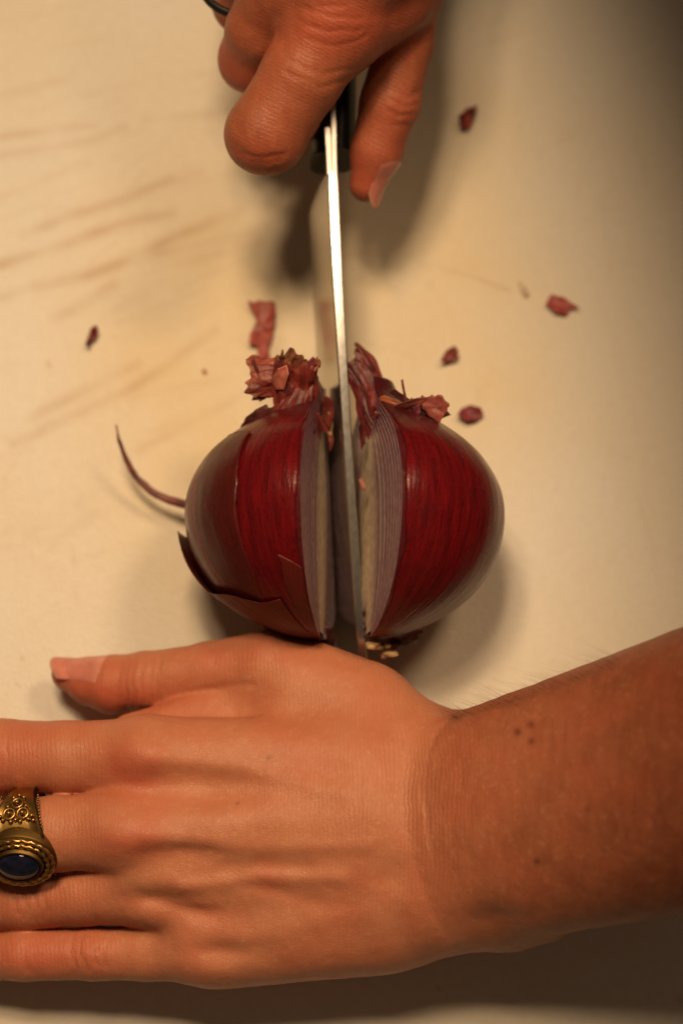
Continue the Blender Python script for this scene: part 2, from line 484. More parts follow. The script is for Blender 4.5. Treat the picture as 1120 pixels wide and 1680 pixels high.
def jag(a, n, amp, seed):
    q = np.stack([np.linspace(0, 1, n) * 14, np.full(n, seed * 3.7), np.zeros(n)], -1)
    return a + amp * fbm(q, 1.0, seed)

def build_half(sg):
    # membrane body just under the layers
    nt_, nh = 80, 40
    T, TH = np.meshgrid(np.linspace(0, NT - 2, nt_), np.linspace(0, math.pi, nh), indexing='ij')
    y, r = prof(T.ravel())
    A = half_world(sg, y, r * 0.985, TH.ravel(), xoff=0.0)
    Tc, Sc = np.meshgrid(np.linspace(0, NT - 2, nt_), np.linspace(1, -1, 24), indexing='ij')
    y2, r2 = prof(Tc.ravel())
    B = half_world(sg, y2, r2 * 0.985 * np.abs(Sc.ravel()), np.where(Sc.ravel() > 0, 0, math.pi), xoff=0.05)
    F1 = grid_faces(nt_, nh); F2 = grid_faces(nt_, 24)[:, ::-1] + len(A)
    FF = np.concatenate([F1, F2])
    nm = mesh_obj('onion_half', np.concatenate([A, B]), FF if sg < 0 else FF[:, ::-1], M_MEMBRANE, ONION)
    # nested fleshy layers, each its own shell with a rounded cut edge
    K = 9
    sc = [1.0, .94, .875, .805, .73, .65, .565, .47, .36, 0.0]
    for k in range(K):
        so, si = sc[k] - (0.004 if k else 0.012), sc[k + 1] + (0.004 if k < 6 else -0.004 if k < K - 1 else 0.0)
        t = np.linspace(4 + 2.0 * k, NT - 3 - 1.5 * k, 64)
        y, r = prof(t)
        yk = -3.72 + (y + 3.72) * (1 - 0.012 * k)
        th = np.linspace(0, math.pi, 22)
        rows, cols = [], []
        # loop over the section: outer arc (top to bottom), cut edge, inner arc back, cut edge
        eb = 0.004 if k < 6 else 0.0
        sec = [(so, a, 0.0) for a in th] + [(so * .75 + si * .25, math.pi, -eb), (so * .5 + si * .5, math.pi, -eb * 1.4), (so * .25 + si * .75, math.pi, -eb)] \
            + [(si, a, 0.0) for a in th[::-1]] + [(so * .25 + si * .75, 0, -eb), (so * .5 + si * .5, 0, -eb * 1.4), (so * .75 + si * .25, 0, -eb)]
        for s, a, xo in sec:
            rows.append(half_world(sg, yk, r * s, np.full(len(t), a), xoff=xo))
            u = (s - si) / max(so - si, 1e-3)
            f = k / (K - 1.0)
            uc = float(np.clip(u, 0, 1)); f2 = (1 - .85 * uc) if k == 8 else .22 * (1 - uc) if k == 7 else 0.0; pale = np.array([.47, .335, .37]) * (1 - f2) + np.array([.72, .60, .43]) * f2
            if k == 8: pale = pale * .85 + np.array([.64, .60, .34]) * .15 * f2 + pale * .15 * (1 - f2)
            edge = np.array([.155, .045, .082]) * (1 - f2) + np.array([.60, .53, .41]) * f2
            if k == 0: edge = np.array([.085, .009, .014])
            e = np.clip((u - .35) / .65, 0, 1) ** 1.3
            c = pale * (1 - e) + edge * e
            endp = np.clip((t / NT - .74) / .22, 0, 1)[:, None]
            cols.append(c[None] * (1 - .55 * endp) + np.array([.10, .02, .03]) * .55 * endp)
        V = np.stack(rows, 1).reshape(-1, 3); C = np.stack(cols, 1).reshape(-1, 3)
        F = grid_faces(len(t), len(sec), True)
        lo = mesh_obj('layer', V, F if sg < 0 else F[:, ::-1], M_FLESH, nm, attrs={'col': C})
        md = lo.modifiers.new('edge', 'EDGE_SPLIT'); md.split_angle = math.radians(35)
    return nm

ONION = empty('red_onion')
tag(ONION, 'large red onion lying on the board, split lengthways by the knife with papery torn stems', 'onion')
H_R = build_half(1); H_L = build_half(-1)
tag(H_R, 'onion half with torn papery flakes at its shoulder and cream root bits')
tag(H_L, 'onion half with split overlapping skins and a stem flaring sideways')

def dull_r(y, th, A):
    return np.clip((y - 0.55) / 1.0, 0, 1) * 0.75 + 0.06 * np.clip((th - 1.0) / .5, 0, 1)
T, TH = np.meshgrid(np.linspace(1, NT - 3, 110), np.linspace(0, 1, 110), indexing='ij')
edge = jag(np.full(110, 0.035), 110, 0.018, 4)[:, None]
skin_patch('outer_skin', 1, T, edge + TH * (math.pi - 0.06 - edge), 0.022, M_RED, H_R, dull=dull_r, wob=0.022, seed=3)
# left half: crimson inner skin, dull sheet over its flank, brown sheets wrapped round the root end
skin_patch('inner_skin', -1, T, edge[::-1] * .7 + TH * (math.pi - 0.08), 0.015, M_RED, H_L, dull=lambda y, th, A: np.clip((y - 1.0) / .9, 0, 1) * .6, wob=0.018, seed=11)
crack = inv(-1, [(446, 672), (420, 700), (404, 735), (393, 765), (390, 830), (397, 880), (411, 920), (426, 960), (438, 988), (446, 1015), (450, 1030)])
crack = crack[np.argsort(crack[:, 0])]
tr = np.linspace(crack[0, 0], NT - 12, 100)
thc = np.interp(tr, crack[:, 0], crack[:, 1])
thc = np.convolve(np.pad(thc, 3, mode='edge'), np.ones(7) / 7, 'valid')
thc = jag(thc, 100, 0.012, 8)
T, TH = np.meshgrid(tr, np.linspace(0, 1, 80), indexing='ij')
TH2 = thc[:, None] + TH * (math.pi - 0.1 - thc[:, None])
skin_patch('flank_skin', -1, T, TH2, lambda t, h: 0.030 + 0.016 * np.exp(-((h - thc[:, None]) / .10) ** 2), M_DULL, H_L, thick=0.008,
           dull=lambda y, th, A: 0.15 + 0.60 * np.clip((th - .85) / .7, 0, 1) * (0.5 + .5 * np.clip((y + 3) / 3, 0, 1)), wob=0.02, seed=21)
print('CRACK', crack.round(2).tolist(), file=open('/tmp/crack.txt','w'))
lip = inv(-1, [(462, 984), (440, 990), (415, 985), (390, 978), (360, 966), (336, 950), (315, 928), (300, 900), (296, 868)])
hs = np.linspace(lip[0, 1], 3.0, 110)
tl = np.interp(hs, lip[:, 1], lip[:, 0]); tl = np.where(hs > lip[-1, 1], lip[-1, 0] + (hs - lip[-1, 1]) * 1.0, tl)
kern = np.ones(7) / 7; tl = np.convolve(np.pad(tl, 3, mode='edge'), kern, 'valid'); tl = jag(tl, 110, .6, 12)
S_, HS = np.meshgrid(np.linspace(0, 1, 60), hs, indexing='ij')
T = 6 + S_ * (tl[None, :] - 6)
flare = 0.04 + 0.15 * np.clip((hs - lip[0, 1]) / .5, 0, 1)
skin_patch('root_end_skin', -1, T, HS, lambda t, h: 0.06 + flare[None, :] * np.clip((S_ - .45) / .55, 0, 1) ** 1.6, M_FLAP, H_L, thick=0.02, wob=0.02, seed=31,
           dull=lambda y, th, A: np.clip((th - 1.0) / .6, 0, 1) * .6)
pk = inv(-1, [(511, 946), (495, 932), (478, 920), (457, 910)])
h2 = np.linspace(0.02, pk[-1, 1], 50); t2 = np.interp(h2, pk[:, 1], pk[:, 0]); t2 = jag(t2, 50, .12, 15)
S_, HS = np.meshgrid(np.linspace(0, 1, 50), h2, indexing='ij')
rag = jag(np.zeros(50), 50, 0.012, 17)[:, None]
skin_patch('patch_skin', -1, 6 + S_ * (t2[None, :] - 6), HS + rag * (HS / h2[-1]), lambda t, h: 0.045 + 0.03 * S_ ** 4, M_FLAP, H_L, thick=0.016, wob=0.015, seed=41)

def papery(name, path, width, parent, c0, c1, turns=0.0, flat=0.55, n=90, m=132, pleat=0.10, seed=0, torn=0.25, cin=(.30, .10, .05), t_open=True):
    """crumpled papery stem: a pleated flattened tube swept along path (cm), ragged and open at its end"""
    C = smooth_path(path, n); Wd = np.interp(np.linspace(0, 1, n), np.linspace(0, 1, len(width)), width)
    Tn = np.gradient(C, axis=0); Tn /= np.linalg.norm(Tn, axis=1)[:, None]
    up = np.array([0.15, 0.1, 1.0]); V, VI, col, coli = [], [], [], []
    for i in range(n):
        a = np.cross(Tn[i], up); a /= np.linalg.norm(a); b = np.cross(a, Tn[i])
        ang = np.linspace(0, 2 * math.pi, m, endpoint=False)
        s = i / (n - 1.0)
        q = np.stack([np.cos(ang) * 1.15, np.sin(ang) * 1.15, np.full(m, s * 1.9 + seed)], -1)
        pl = vnoise(q, 2.4, seed) + .30 * vnoise(q * np.array([1, 1, .4]), 6.5, seed + 1)
        rg = 1 - 2 * np.abs(vnoise(q * np.array([1, 1, .25]) * 1.0, 4.2, seed + 21))
        rr = Wd[i] * (1 + pleat * (1.7 * pl + .55 * rg + .35 * vnoise(q, 9, seed + 30)))
        sh = torn * .75 * (fbm(q * np.array([1.6, 1.6, 0]), 1.5, seed + 9, 2)) * np.clip((s - .75) / .25, 0, 1)
        ring = C[i] + np.outer(np.cos(ang) * rr, a) + np.outer(np.sin(ang) * rr * flat, b) + np.outer(sh, Tn[i])
        V.append(ring); VI.append(C[i] + (ring - C[i]) * .94 - 0.0 * Tn[i])
        g = np.clip(.42 + .55 * vnoise(q * np.array([1, 1, .25]), 3.2, seed + 4) + .40 * vnoise(q * np.array([1, 1, .12]), 11, seed + 5), 0, 1)[:, None]
        dry = np.clip((s - .76) / .24, 0, 1) * np.clip(.4 + 1.1 * vnoise(q * np.array([1, 1, .3]), 4.5, seed + 6), 0, 1)[:, None] * .8
        cc = np.array(c0) * (1 - g) + np.array(c1) * g
        col.append(cc * (1 - dry) + np.array([.34, .15, .075]) * dry); coli.append(np.tile(np.array(cin), (m, 1)) * (0.6 + .5 * g))
    V = np.concatenate(V + VI); col = np.concatenate(col + coli)
    F = grid_faces(n, m, True); o = n * m
    e = np.arange((n - 1) * m, n * m)
    cap = np.stack([e, np.roll(e, -1), np.roll(e, -1) + o, e + o], -1)
    return mesh_obj(name, V, np.concatenate([F, F[:, ::-1] + o, cap]), M_PAPER, parent, attrs={'col': col})

PA = lambda *q: [at(*p) for p in q]
DR, MR, LR = (.10, .010, .010), (.26, .035, .028), (.46, .12, .065)
papery('stem', PA((490, 712, 4.0), (486, 680, 4.3), (484, 650, 4.5), (484, 622, 4.7), (487, 600, 4.95), (490, 588, 5.05)),
       [.75, .56, .53, .54, .53, .50], H_L, (.07, .006, .006), (.28, .035, .026), seed=2, flat=.66, torn=.30)
papery('stem', PA((484, 612, 4.35), (470, 613, 4.45), (452, 616, 4.5), (434, 620, 4.45), (416, 622, 4.35)),
       [.30, .46, .45, .50, .58], H_L, (.12, .012, .010), (.34, .07, .045), seed=5, flat=.60, torn=.22)
papery('stem_sheath', PA((470, 705, 4.2), (478, 682, 4.55), (488, 655, 4.7), (495, 630, 4.7)), [.62, .50, .36, .28], H_L, DR, MR, seed=6, flat=.5, torn=.6)
papery('stem', PA((640, 708, 3.5), (619, 680, 3.75), (609, 648, 3.75), (600, 622, 3.7), (589, 602, 3.65), (574, 586, 3.6)),
       [.66, .46, .40, .42, .42, .40], H_R, (.07, .006, .008), (.26, .03, .032), seed=9, flat=.7, torn=.45)
papery('stem_sheath', PA((650, 698, 4.0), (628, 672, 4.15), (620, 648, 4.1), (614, 634, 4.0)), [.45, .34, .26, .22], H_R, DR, MR, seed=14, flat=.6, torn=.6)

def flake(name, poly, parent=None, c=(.25, .04, .03), c2=None, curl=0.0, rough=0.03, thick=0.012, seed=0, cuts=5, mat=None):
    """scrap of papery skin: poly = (px, py, z) corners; subdivided, crumpled, given thickness"""
    P = np.array([at(*q) for q in poly])
    bm = bmesh.new()
    cen = P.mean(0)
    ring = []
    n = len(P); fine = 6
    pts = []
    for i in range(n):
        a, b = P[i], P[(i + 1) % n]
        for j in range(fine):
            t = j / fine; q = a + (b - a) * t
            d = (q - cen); pts.append(q + d * 0.07 * vnoise(np.array([i * fine + j * 1.0, seed * 5.1, 0]), 0.9, seed) * (1 if j else .3))
    pts = np.array(pts); V = [cen]; rings = 5; m = len(pts)
    for k in range(1, rings + 1):
        V += list(cen + (pts - cen) * (k / rings))
    V = np.array(V)
    rad = np.concatenate([[0]] + [np.full(m, k / rings) for k in range(1, rings + 1)])
    V[:, 2] += rough * fbm(V, 3.5, seed) + curl * rad ** 2
    Vb = V.copy(); Vb[:, 2] -= thick
    F = []
    for i in range(m):
        F.append((0, 1 + i, 1 + (i + 1) % m))
    for k in range(rings - 1):
        o1, o2 = 1 + k * m, 1 + (k + 1) * m
        for i in range(m): F.append((o1 + i, o2 + i, o2 + (i + 1) % m, o1 + (i + 1) % m))
    nV = len(V)
    G = [tuple(j + nV for j in f[::-1]) for f in F]
    o2 = 1 + (rings - 1) * m
    S = [(o2 + i, o2 + i + nV, o2 + (i + 1) % m + nV, o2 + (i + 1) % m) for i in range(m)]
    c2 = c2 or tuple(x * .45 for x in c)
    g = np.clip(.5 + .8 * fbm(V, 5, seed + 3), 0, 1)[:, None]
    col = np.array(c) * (1 - g) + np.array(c2) * g
    # make sure the upper side looks up
    A = P[1] - P[0]; area = sum(np.cross(P[i] - cen, P[(i + 1) % n] - cen) for i in range(n))[2]
    FF = F + G + S
    if area < 0: FF = [f[::-1] for f in FF]
    return mesh_obj(name, np.concatenate([V, Vb]), FF, mat or M_PAPER, parent, attrs={'col': np.tile(col, (2, 1))})

PINK, BRN, PUR, ORG, CREAM = (.40, .10, .075), (.22, .045, .03), (.13, .02, .035), (.50, .17, .08), (.62, .40, .20)
# torn papers round the stems
flake('torn_skin', [(688, 660, 5.0), (706, 650, 5.1), (724, 648, 5.2), (737, 664, 5.2), (730, 680, 5.0), (720, 695, 4.9), (704, 684, 4.9)], H_R, PINK, (.24, .05, .04), seed=51, rough=.06)
flake('torn_skin', [(616, 684, 4.7), (650, 664, 5.0), (684, 652, 5.1), (706, 651, 5.1), (690, 664, 5.0), (655, 672, 4.8)], H_R, BRN, (.07, .012, .012), seed=52, rough=.05)
flake('torn_skin', [(676, 668, 4.95), (688, 663, 5.0), (690, 676, 4.9), (683, 688, 4.8), (677, 684, 4.8)], H_R, (.24, .05, .07), PUR, seed=53)
flake('torn_skin', [(668, 692, 4.7), (684, 690, 4.85), (702, 697, 4.8), (712, 707, 4.6), (697, 712, 4.65), (687, 702, 4.8)], H_R, (.36, .13, .11), BRN, seed=54)
flake('torn_skin', [(622, 652, 4.7), (630, 648, 4.8), (648, 656, 4.9), (664, 662, 4.95), (660, 668, 4.9), (640, 662, 4.8), (624, 660, 4.7)], H_R, ORG, (.36, .09, .04), seed=55)
flake('torn_skin', [(638, 644, 4.8), (648, 638, 4.9), (656, 644, 4.9), (672, 655, 4.9), (660, 660, 4.8), (648, 652, 4.8)], H_R, PUR, (.06, .01, .015), seed=56)
flake('torn_skin', [(657, 623, 5.2), (661, 622, 5.2), (664, 640, 5.1), (669, 660, 5.0), (663, 660, 5.0), (660, 640, 5.1)], H_R, BRN, seed=57, rough=.01)
flake('torn_skin', [(645, 690, 4.3), (690, 670, 4.7), (708, 690, 4.6), (690, 706, 4.3), (655, 704, 4.2)], H_R, (.035, .008, .008), (.02, .005, .005), seed=58)  # near-black sheet put in for the shade under the flakes
flake('torn_skin', [(505, 592, 4.9), (514, 584, 4.9), (519, 592, 4.85), (516, 600, 4.8), (520, 612, 4.7), (512, 620, 4.6), (506, 606, 4.8)], H_L, PUR, (.20, .03, .05), seed=59)
flake('torn_skin', [(446, 622, 5.0), (456, 604, 5.3), (470, 598, 5.35), (474, 612, 5.3), (466, 640, 5.0), (452, 640, 4.9)], H_L, PINK, (.44, .15, .09), seed=60, rough=.06)
flake('torn_skin', [(412, 590, 4.7), (418, 585, 4.9), (424, 604, 4.9), (420, 632, 4.6), (424, 648, 4.4), (416, 648, 4.3), (412, 620, 4.5)], H_L, MR, DR, seed=61)
flake('torn_skin', [(393, 705, 3.9), (402, 686, 4.2), (420, 672, 4.4), (436, 664, 4.5), (450, 672, 4.6), (436, 690, 4.6), (414, 702, 4.4), (404, 716, 4.2)], H_L, (.11, .018, .016), (.05, .008, .008), seed=62, rough=.05)
flake('torn_skin', [(505, 672, 4.7), (516, 668, 4.6), (522, 690, 4.6), (518, 712, 4.9), (508, 705, 5.1)], H_L, PUR, (.05, .008, .012), seed=63)
rr_ = random.Random(12)
for k in range(16):
    hl = k % 2
    bx, by = ((478, 690), (628, 690))[hl]
    x = bx + rr_.uniform(-34, 30); y = by + rr_.uniform(-26, 22); z0 = 4.55 + rr_.uniform(-.15, .45) - .25 * hl
    a = rr_.uniform(0, 6.28); l = rr_.uniform(7, 16); w = rr_.uniform(2.5, 6)
    ca, sa = math.cos(a), math.sin(a)
    q = [(x + u * l * ca - v * w * sa, y + u * l * sa + v * w * ca, z0 + .25 * u * rr_.uniform(.3, 1)) for u, v in ((-1, -.3), (-.3, -1), (.5, -.7), (1.2, 0.1), (.4, .8), (-.5, .9))]
    flake('torn_skin', q, (H_L, H_R)[hl], rr_.choice([BRN, PUR, MR, (.30, .10, .06)]), DR, seed=200 + k, rough=.05, thick=.008)
for k in range(11):
    x = rr_.uniform(632, 722); y = 690 - 34 * math.sin((x - 620) / 110 * 3.0) * rr_.uniform(.5, 1.15); z0 = 4.65 - (x - 630) / 90 * .35 + rr_.uniform(-.1, .25)
    a = rr_.uniform(-.9, .5); l = rr_.uniform(10, 22); w = rr_.uniform(4, 9); ca, sa = math.cos(a), math.sin(a)
    q = [(x + u * l * ca - v * w * sa, y + u * l * sa + v * w * ca, z0 + .22 * u * v + rr_.uniform(-.08, .12)) for u, v in ((-1, -.2), (-.4, -1), (.2, -.6), (.8, -.9), (1.1, .2), (.5, .5), (.1, 1), (-.6, .7))]
    flake('torn_skin', q, H_R, rr_.choice([(.13, .02, .02), (.09, .014, .02), BRN, PINK]), (.04, .008, .008), seed=300 + k, rough=.09, thick=.006)
for k, (q, c) in enumerate((([(526, 656, 3.9), (536, 650, 4.0), (546, 656, 3.9), (548, 680, 3.7), (540, 706, 3.5), (530, 690, 3.6)], (.20, .03, .022)),
                            ([(530, 682, 3.6), (540, 676, 3.7), (547, 694, 3.5), (543, 716, 3.3), (534, 708, 3.4)], (.42, .26, .13)),  # cream piece put in for the stem's reflection in the blade
                            ([(536, 706, 3.4), (545, 702, 3.4), (548, 726, 3.2), (541, 742, 3.1)], (.36, .08, .05)))):
    flake('torn_skin', q, H_L, c, tuple(v * .5 for v in c), seed=330 + k, rough=.05, thick=.008)
for k, (q, c) in enumerate((([(588, 700, 4.2), (594, 690, 4.4), (600, 704, 4.3), (599, 728, 4.2), (592, 738, 4.1)], (.16, .012, .022)),
                            ([(588, 786, 4.35), (593, 782, 4.4), (601, 800, 4.35), (597, 806, 4.3), (590, 797, 4.3)], (.42, .16, .12)))):
    flake('torn_skin', q, H_R, c, tuple(v * .5 for v in c), seed=340 + k, rough=.03, thick=.008)
# root ends
flake('root_skin', [(612, 1040, 2.9), (650, 1036, 3.0), (694, 1034, 2.7), (683, 1056, 2.3), (655, 1062, 2.3), (618, 1058, 2.5)], H_R, (.09, .010, .016), (.03, .006, .008), seed=71, rough=.10)
flake('root_skin', [(655, 1046, 3.0), (690, 1034, 2.9), (686, 1044, 2.8), (660, 1054, 2.9)], H_R, (.15, .03, .03), (.05, .01, .01), seed=72, rough=.05)
flake('root_skin', [(425, 1018, 2.9), (470, 1016, 3.0), (545, 1030, 3.0), (548, 1062, 2.4), (500, 1058, 2.4), (440, 1040, 2.5)], H_L, (.07, .014, .012), (.025, .008, .006), seed=73, rough=.10)
def nub(name, px, py, z, rx, ry, rz, parent, c, seed):
    u = np.linspace(0, math.pi, 10); v = np.linspace(0, 2 * math.pi, 14, endpoint=False)
    U, Vv = np.meshgrid(u, v, indexing='ij')
    P = np.stack([np.sin(U) * np.cos(Vv), np.sin(U) * np.sin(Vv), np.cos(U)], -1).reshape(-1, 3)
    k = 1 + .35 * fbm(P, 1.8, seed)
    V = P * k[:, None] * np.array([rx, ry, rz]) + at(px, py, z)
    g = np.clip(.5 + .8 * vnoise(P, 2.5, seed + 1), 0, 1)[:, None]
    return mesh_obj(name, V, grid_faces(10, 14, True), M_PAPER, parent, attrs={'col': np.array(c) * (1 - .4 * g)})
nub('root_stub', 612, 1058, 3.3, .22, .12, .14, H_R, CREAM, 1); nub('root_stub', 621, 1062, 3.25, .11, .07, .12, H_R, CREAM, 8)
nub('root_stub', 635, 1060, 3.2, .10, .06, .10, H_R, CREAM, 2)
nub('root_stub', 640, 1073, 3.05, .19, .08, .10, H_R, CREAM, 3); nub('root_stub', 629, 1076, 2.95, .08, .10, .10, H_R, (.45, .25, .12), 4)
nub('root_stub', 648, 1058, 2.5, .14, .12, .12, H_R, (.12, .05, .03), 5); nub('root_stub', 432, 1021, 3.1, .055, .055, .05, H_L, (.62, .20, .13), 6)
nub('root_stub', 520, 1048, 2.8, .12, .08, .09, H_L, (.20, .06, .04), 7)

# ------------------------------------------------------------------ scraps of skin lying on the board
SG = 'onion skin scraps scattered on the board'
def scrap(poly, label, c, c2=None, seed=0, curl=.08, z=0.07, **k):
    mx, my = np.mean(poly, 0)
    o = flake('onion_scrap', [(x, y, z + (.10 if i % 3 == 0 else 0)) for i, (x, y) in enumerate([(mx + (x - mx) * 1.14, my + (y - my) * 1.14) for x, y in poly])], None, c, c2, curl, .05, thick=.007, seed=seed, **k)
    tag(o, label, 'onion skin scrap', SG); return o
scrap([(142, 566), (147, 552), (150, 542), (158, 538), (162, 545), (158, 556), (150, 560), (147, 570)], 'small dark curled skin scrap above the curved sliver, far from the knife', (.24, .035, .035), (.10, .015, .018), 81, .12)
scrap([(409, 502), (428, 501), (448, 504), (449, 520), (446, 548), (440, 568), (440, 590), (422, 590), (424, 566), (411, 562), (413, 548), (424, 524), (424, 510)], 'long pink-red torn skin strip lying behind the folded-over stem', (.40, .085, .06), (.30, .05, .04), 82, .10)
scrap([(752, 196), (764, 184), (781, 179), (776, 192), (772, 206), (765, 214), (756, 208)], 'dark red scrap with a bright pointed corner, in the thumb-side shadow', (.34, .05, .035), (.12, .02, .018), 83, .18)
scrap([(898, 500), (905, 486), (925, 492), (948, 506), (934, 507), (928, 516), (912, 511)], 'flat pinkish-red scrap shaped like a torn ticket, farthest from the onion beside a pale crumb', (.42, .07, .055), (.33, .05, .045), 84, .06)
scrap([(723, 594), (732, 578), (745, 571), (750, 580), (746, 592), (735, 594)], 'small triangular brownish-red scrap between the ticket-shaped scrap and the torn papers', (.34, .085, .065), (.20, .04, .035), 85, .14)
scrap([(752, 682), (758, 672), (772, 667), (786, 672), (790, 682), (780, 690), (766, 691)], 'rounded dark purple scrap right beside the flake-topped shoulder of the onion', (.22, .03, .045), (.13, .018, .028), 86, .10)
o = flake('crumb', [(849, 460, .06), (856, 464, .06), (868, 480, .08), (862, 488, .08), (853, 474, .06)], None, (.70, .58, .42), (.6, .5, .36), .05, .03, seed=87)
tag(o, 'pale dry crumb next to the ticket-shaped red scrap', 'crumb')
o = flake('pink_speck', [(331, 607, .05), (337, 606, .05), (340, 611, .05), (335, 614, .05)], None, (.62, .22, .16), None, .02, .02, seed=88)
tag(o, 'tiny pink onion speck on bare board between sliver and folded stem', 'onion speck')
def build_sliver():
    q = smooth_path([(191, 696, 1.7), (196, 722, 1.5), (208, 755, 1.2), (226, 785, 1.0), (252, 808, .9), (280, 821, .9), (304, 828, 1.0), (322, 832, 1.1)], 60)
    C = np.array([at(*p) for p in q]); n = len(C)
    w = np.interp(np.linspace(0, 1, n), [0, .15, .5, .8, 1], [.015, .05, .10, .115, .10])
    T_ = np.gradient(C, axis=0); T_ /= np.linalg.norm(T_, axis=1)[:, None]
    side = np.cross(T_, [0, 0, 1.0]); side /= np.linalg.norm(side, axis=1)[:, None]
    m = 12; a = np.linspace(0, 2 * math.pi, m, endpoint=False)
    V = (C[:, None] + side[:, None] * (np.cos(a)[None, :, None] * w[:, None, None]) + np.array([0, 0, 1.]) * (np.sin(a)[None, :, None] * w[:, None, None] * .9)).reshape(-1, 3)
    V += .012 * fbm(V, 5, 3)[:, None]
    g = np.clip(.5 + .7 * vnoise(V, 4, 2), 0, 1)[:, None]
    o = mesh_obj('skin_sliver', V, grid_faces(n, m, True), M_PAPER, None, attrs={'col': np.array([.10, .022, .022]) * (1 - g) + np.array([.20, .06, .05]) * g})
    tag(o, 'thin curved brown sliver of dried skin sticking out from the onion flank', 'onion skin sliver')
build_sliver()

# ------------------------------------------------------------------ knife
KN = empty('kitchen_knife')
tag(KN, 'kitchen knife with bright steel spine and black handle wedged between the onion halves', 'knife')
def build_knife():
    # spine line through pixels, with heights
    C = SPINE3; n = len(C)
    s = np.linspace(0, 1, n)
    wd = np.interp(s, [0, .06, .2, .5, .8, .93, 1], [.24, .265, .275, .235, .215, .19, .05])
    zb = C[:, 2] - np.interp(s, [0, .03, .5, .85, .95, 1], [2.0, 2.6, 2.6, 2.45, 1.5, .2])   # cutting edge, not yet through the onion
    lean = np.full(n, LEAN)
    V = []
    for i in range(n):
        c = C[i]; h = c[2] - zb[i]; w = wd[i] / 2; b = min(.03, w * .35)
        sec = [(0, c[2]), (w - b, c[2] - .003), (w, c[2] - b), (w * .86, c[2] - h * .45), (w * .45, c[2] - h * .85), (0.0, zb[i]),
               (-w * .45, c[2] - h * .85), (-w * .86, c[2] - h * .45), (-w, c[2] - b), (-(w - b), c[2] - .003)]
        for dx, z in sec:
            V.append((c[0] - lean[i] * (c[2] - z) + dx, c[1], z - .03 * dx))
    m = 10
    F = [tuple(f) for f in grid_faces(n, m, True)] + [tuple(range(m)), tuple(range((n - 1) * m, n * m))[::-1]]
    o = mesh_obj('blade', V, F, M_STEEL, KN)
    md = o.modifiers.new('edge', 'EDGE_SPLIT'); md.split_angle = math.radians(28)
    # tang strip, bolster strip
    def strip(name, path, w, depth, mat):
        C = np.array([at(*q) for q in smooth_path(path, 24)]); V = []
        for c in C:
            b = .02
            for dx, dz in [(-w / 2, -depth), (-w / 2, -b), (-w / 2 + b, 0), (w / 2 - b, 0), (w / 2, -b), (w / 2, -depth)]:
                V.append((c[0] + dx, c[1], c[2] + dz - .17 * dx))
        n = len(C); F = [tuple(f)[::-1] for f in grid_faces(n, 6, True)] + [tuple(range(6))[::-1], tuple(range((n - 1) * 6, n * 6))]
        F = [f[::-1] for f in F]
        o = mesh_obj(name, V, F, mat, KN, smooth=False); return o
    strip('tang', [(548.5, 285, 4.55), (548, 240, 4.60), (547, 180, 4.68), (545, 100, 4.80), (540, -60, 5.1), (530, -260, 5.33), (522, -420, 5.45)], .15, 1.1, M_TANG)
    strip('bolster', [(541.5, 286, 4.54), (539.5, 250, 4.58), (537, 209, 4.63)], .17, 1.2, M_TANG)
    # two black scales with a rounded finger guard at the front
    for sd in (-1, 1):
        path = smooth_path([(548, 250 if sd < 0 else 240, 4.48), (548, 238, 4.50), (547, 224, 4.52), (547, 195, 4.58), (545, 100, 4.72), (540, -60, 5.05), (530, -260, 5.28), (522, -420, 5.4)], 110)
        C = np.array([at(*q) for q in path]); n = len(C); V = []
        t = np.linspace(0, 1, n)
        if sd < 0: wd = np.interp(t, [0, .08, .14, .3, .6, 1], [.62, .60, .52, .48, .60, .45])
        else: wd = np.interp(t, [0, .08, .14, .3, .6, 1], [.36, .38, .40, .44, .56, .42])
        hg = np.interp(t, [0, .15, .5, .9, 1], [1.7, 2.0, 2.2, 2.4, 1.2])
        ro = np.sqrt(np.clip(1 - (1 - np.clip(t / .075, 0, 1)) ** 2, .0004, 1)); wd = wd * ro; hg = hg * (.25 + .75 * ro)
        a = np.linspace(0, math.pi, 14); a = np.concatenate([a])
        inn = .078 if sd > 0 else .080
        for i in range(n):
            for q in a:
                ex = abs(math.sin(q)) ** .7
                V.append((C[i][0] + sd * (inn + wd[i] * ex), C[i][1] , C[i][2] - .04 - hg[i] / 2 + math.copysign(abs(math.cos(q)) ** .75, math.cos(q)) * hg[i] / 2 - (.10 * ex)))
        m = len(a)
        F = [tuple(f) for f in grid_faces(n, m, True)] + [tuple(range(m))[::-1], tuple(range((n - 1) * m, n * m))]
        if sd > 0: F = [f[::-1] for f in F]
        mesh_obj('handle_scale', V, F, M_BLACK, KN)
build_knife()

# ------------------------------------------------------------------ hands: distance fields turned into one mesh each
def smin(a, b, k):
    h = np.maximum(k - np.abs(a - b), 0) / k
    return np.minimum(a, b) - h * h * k * 0.25

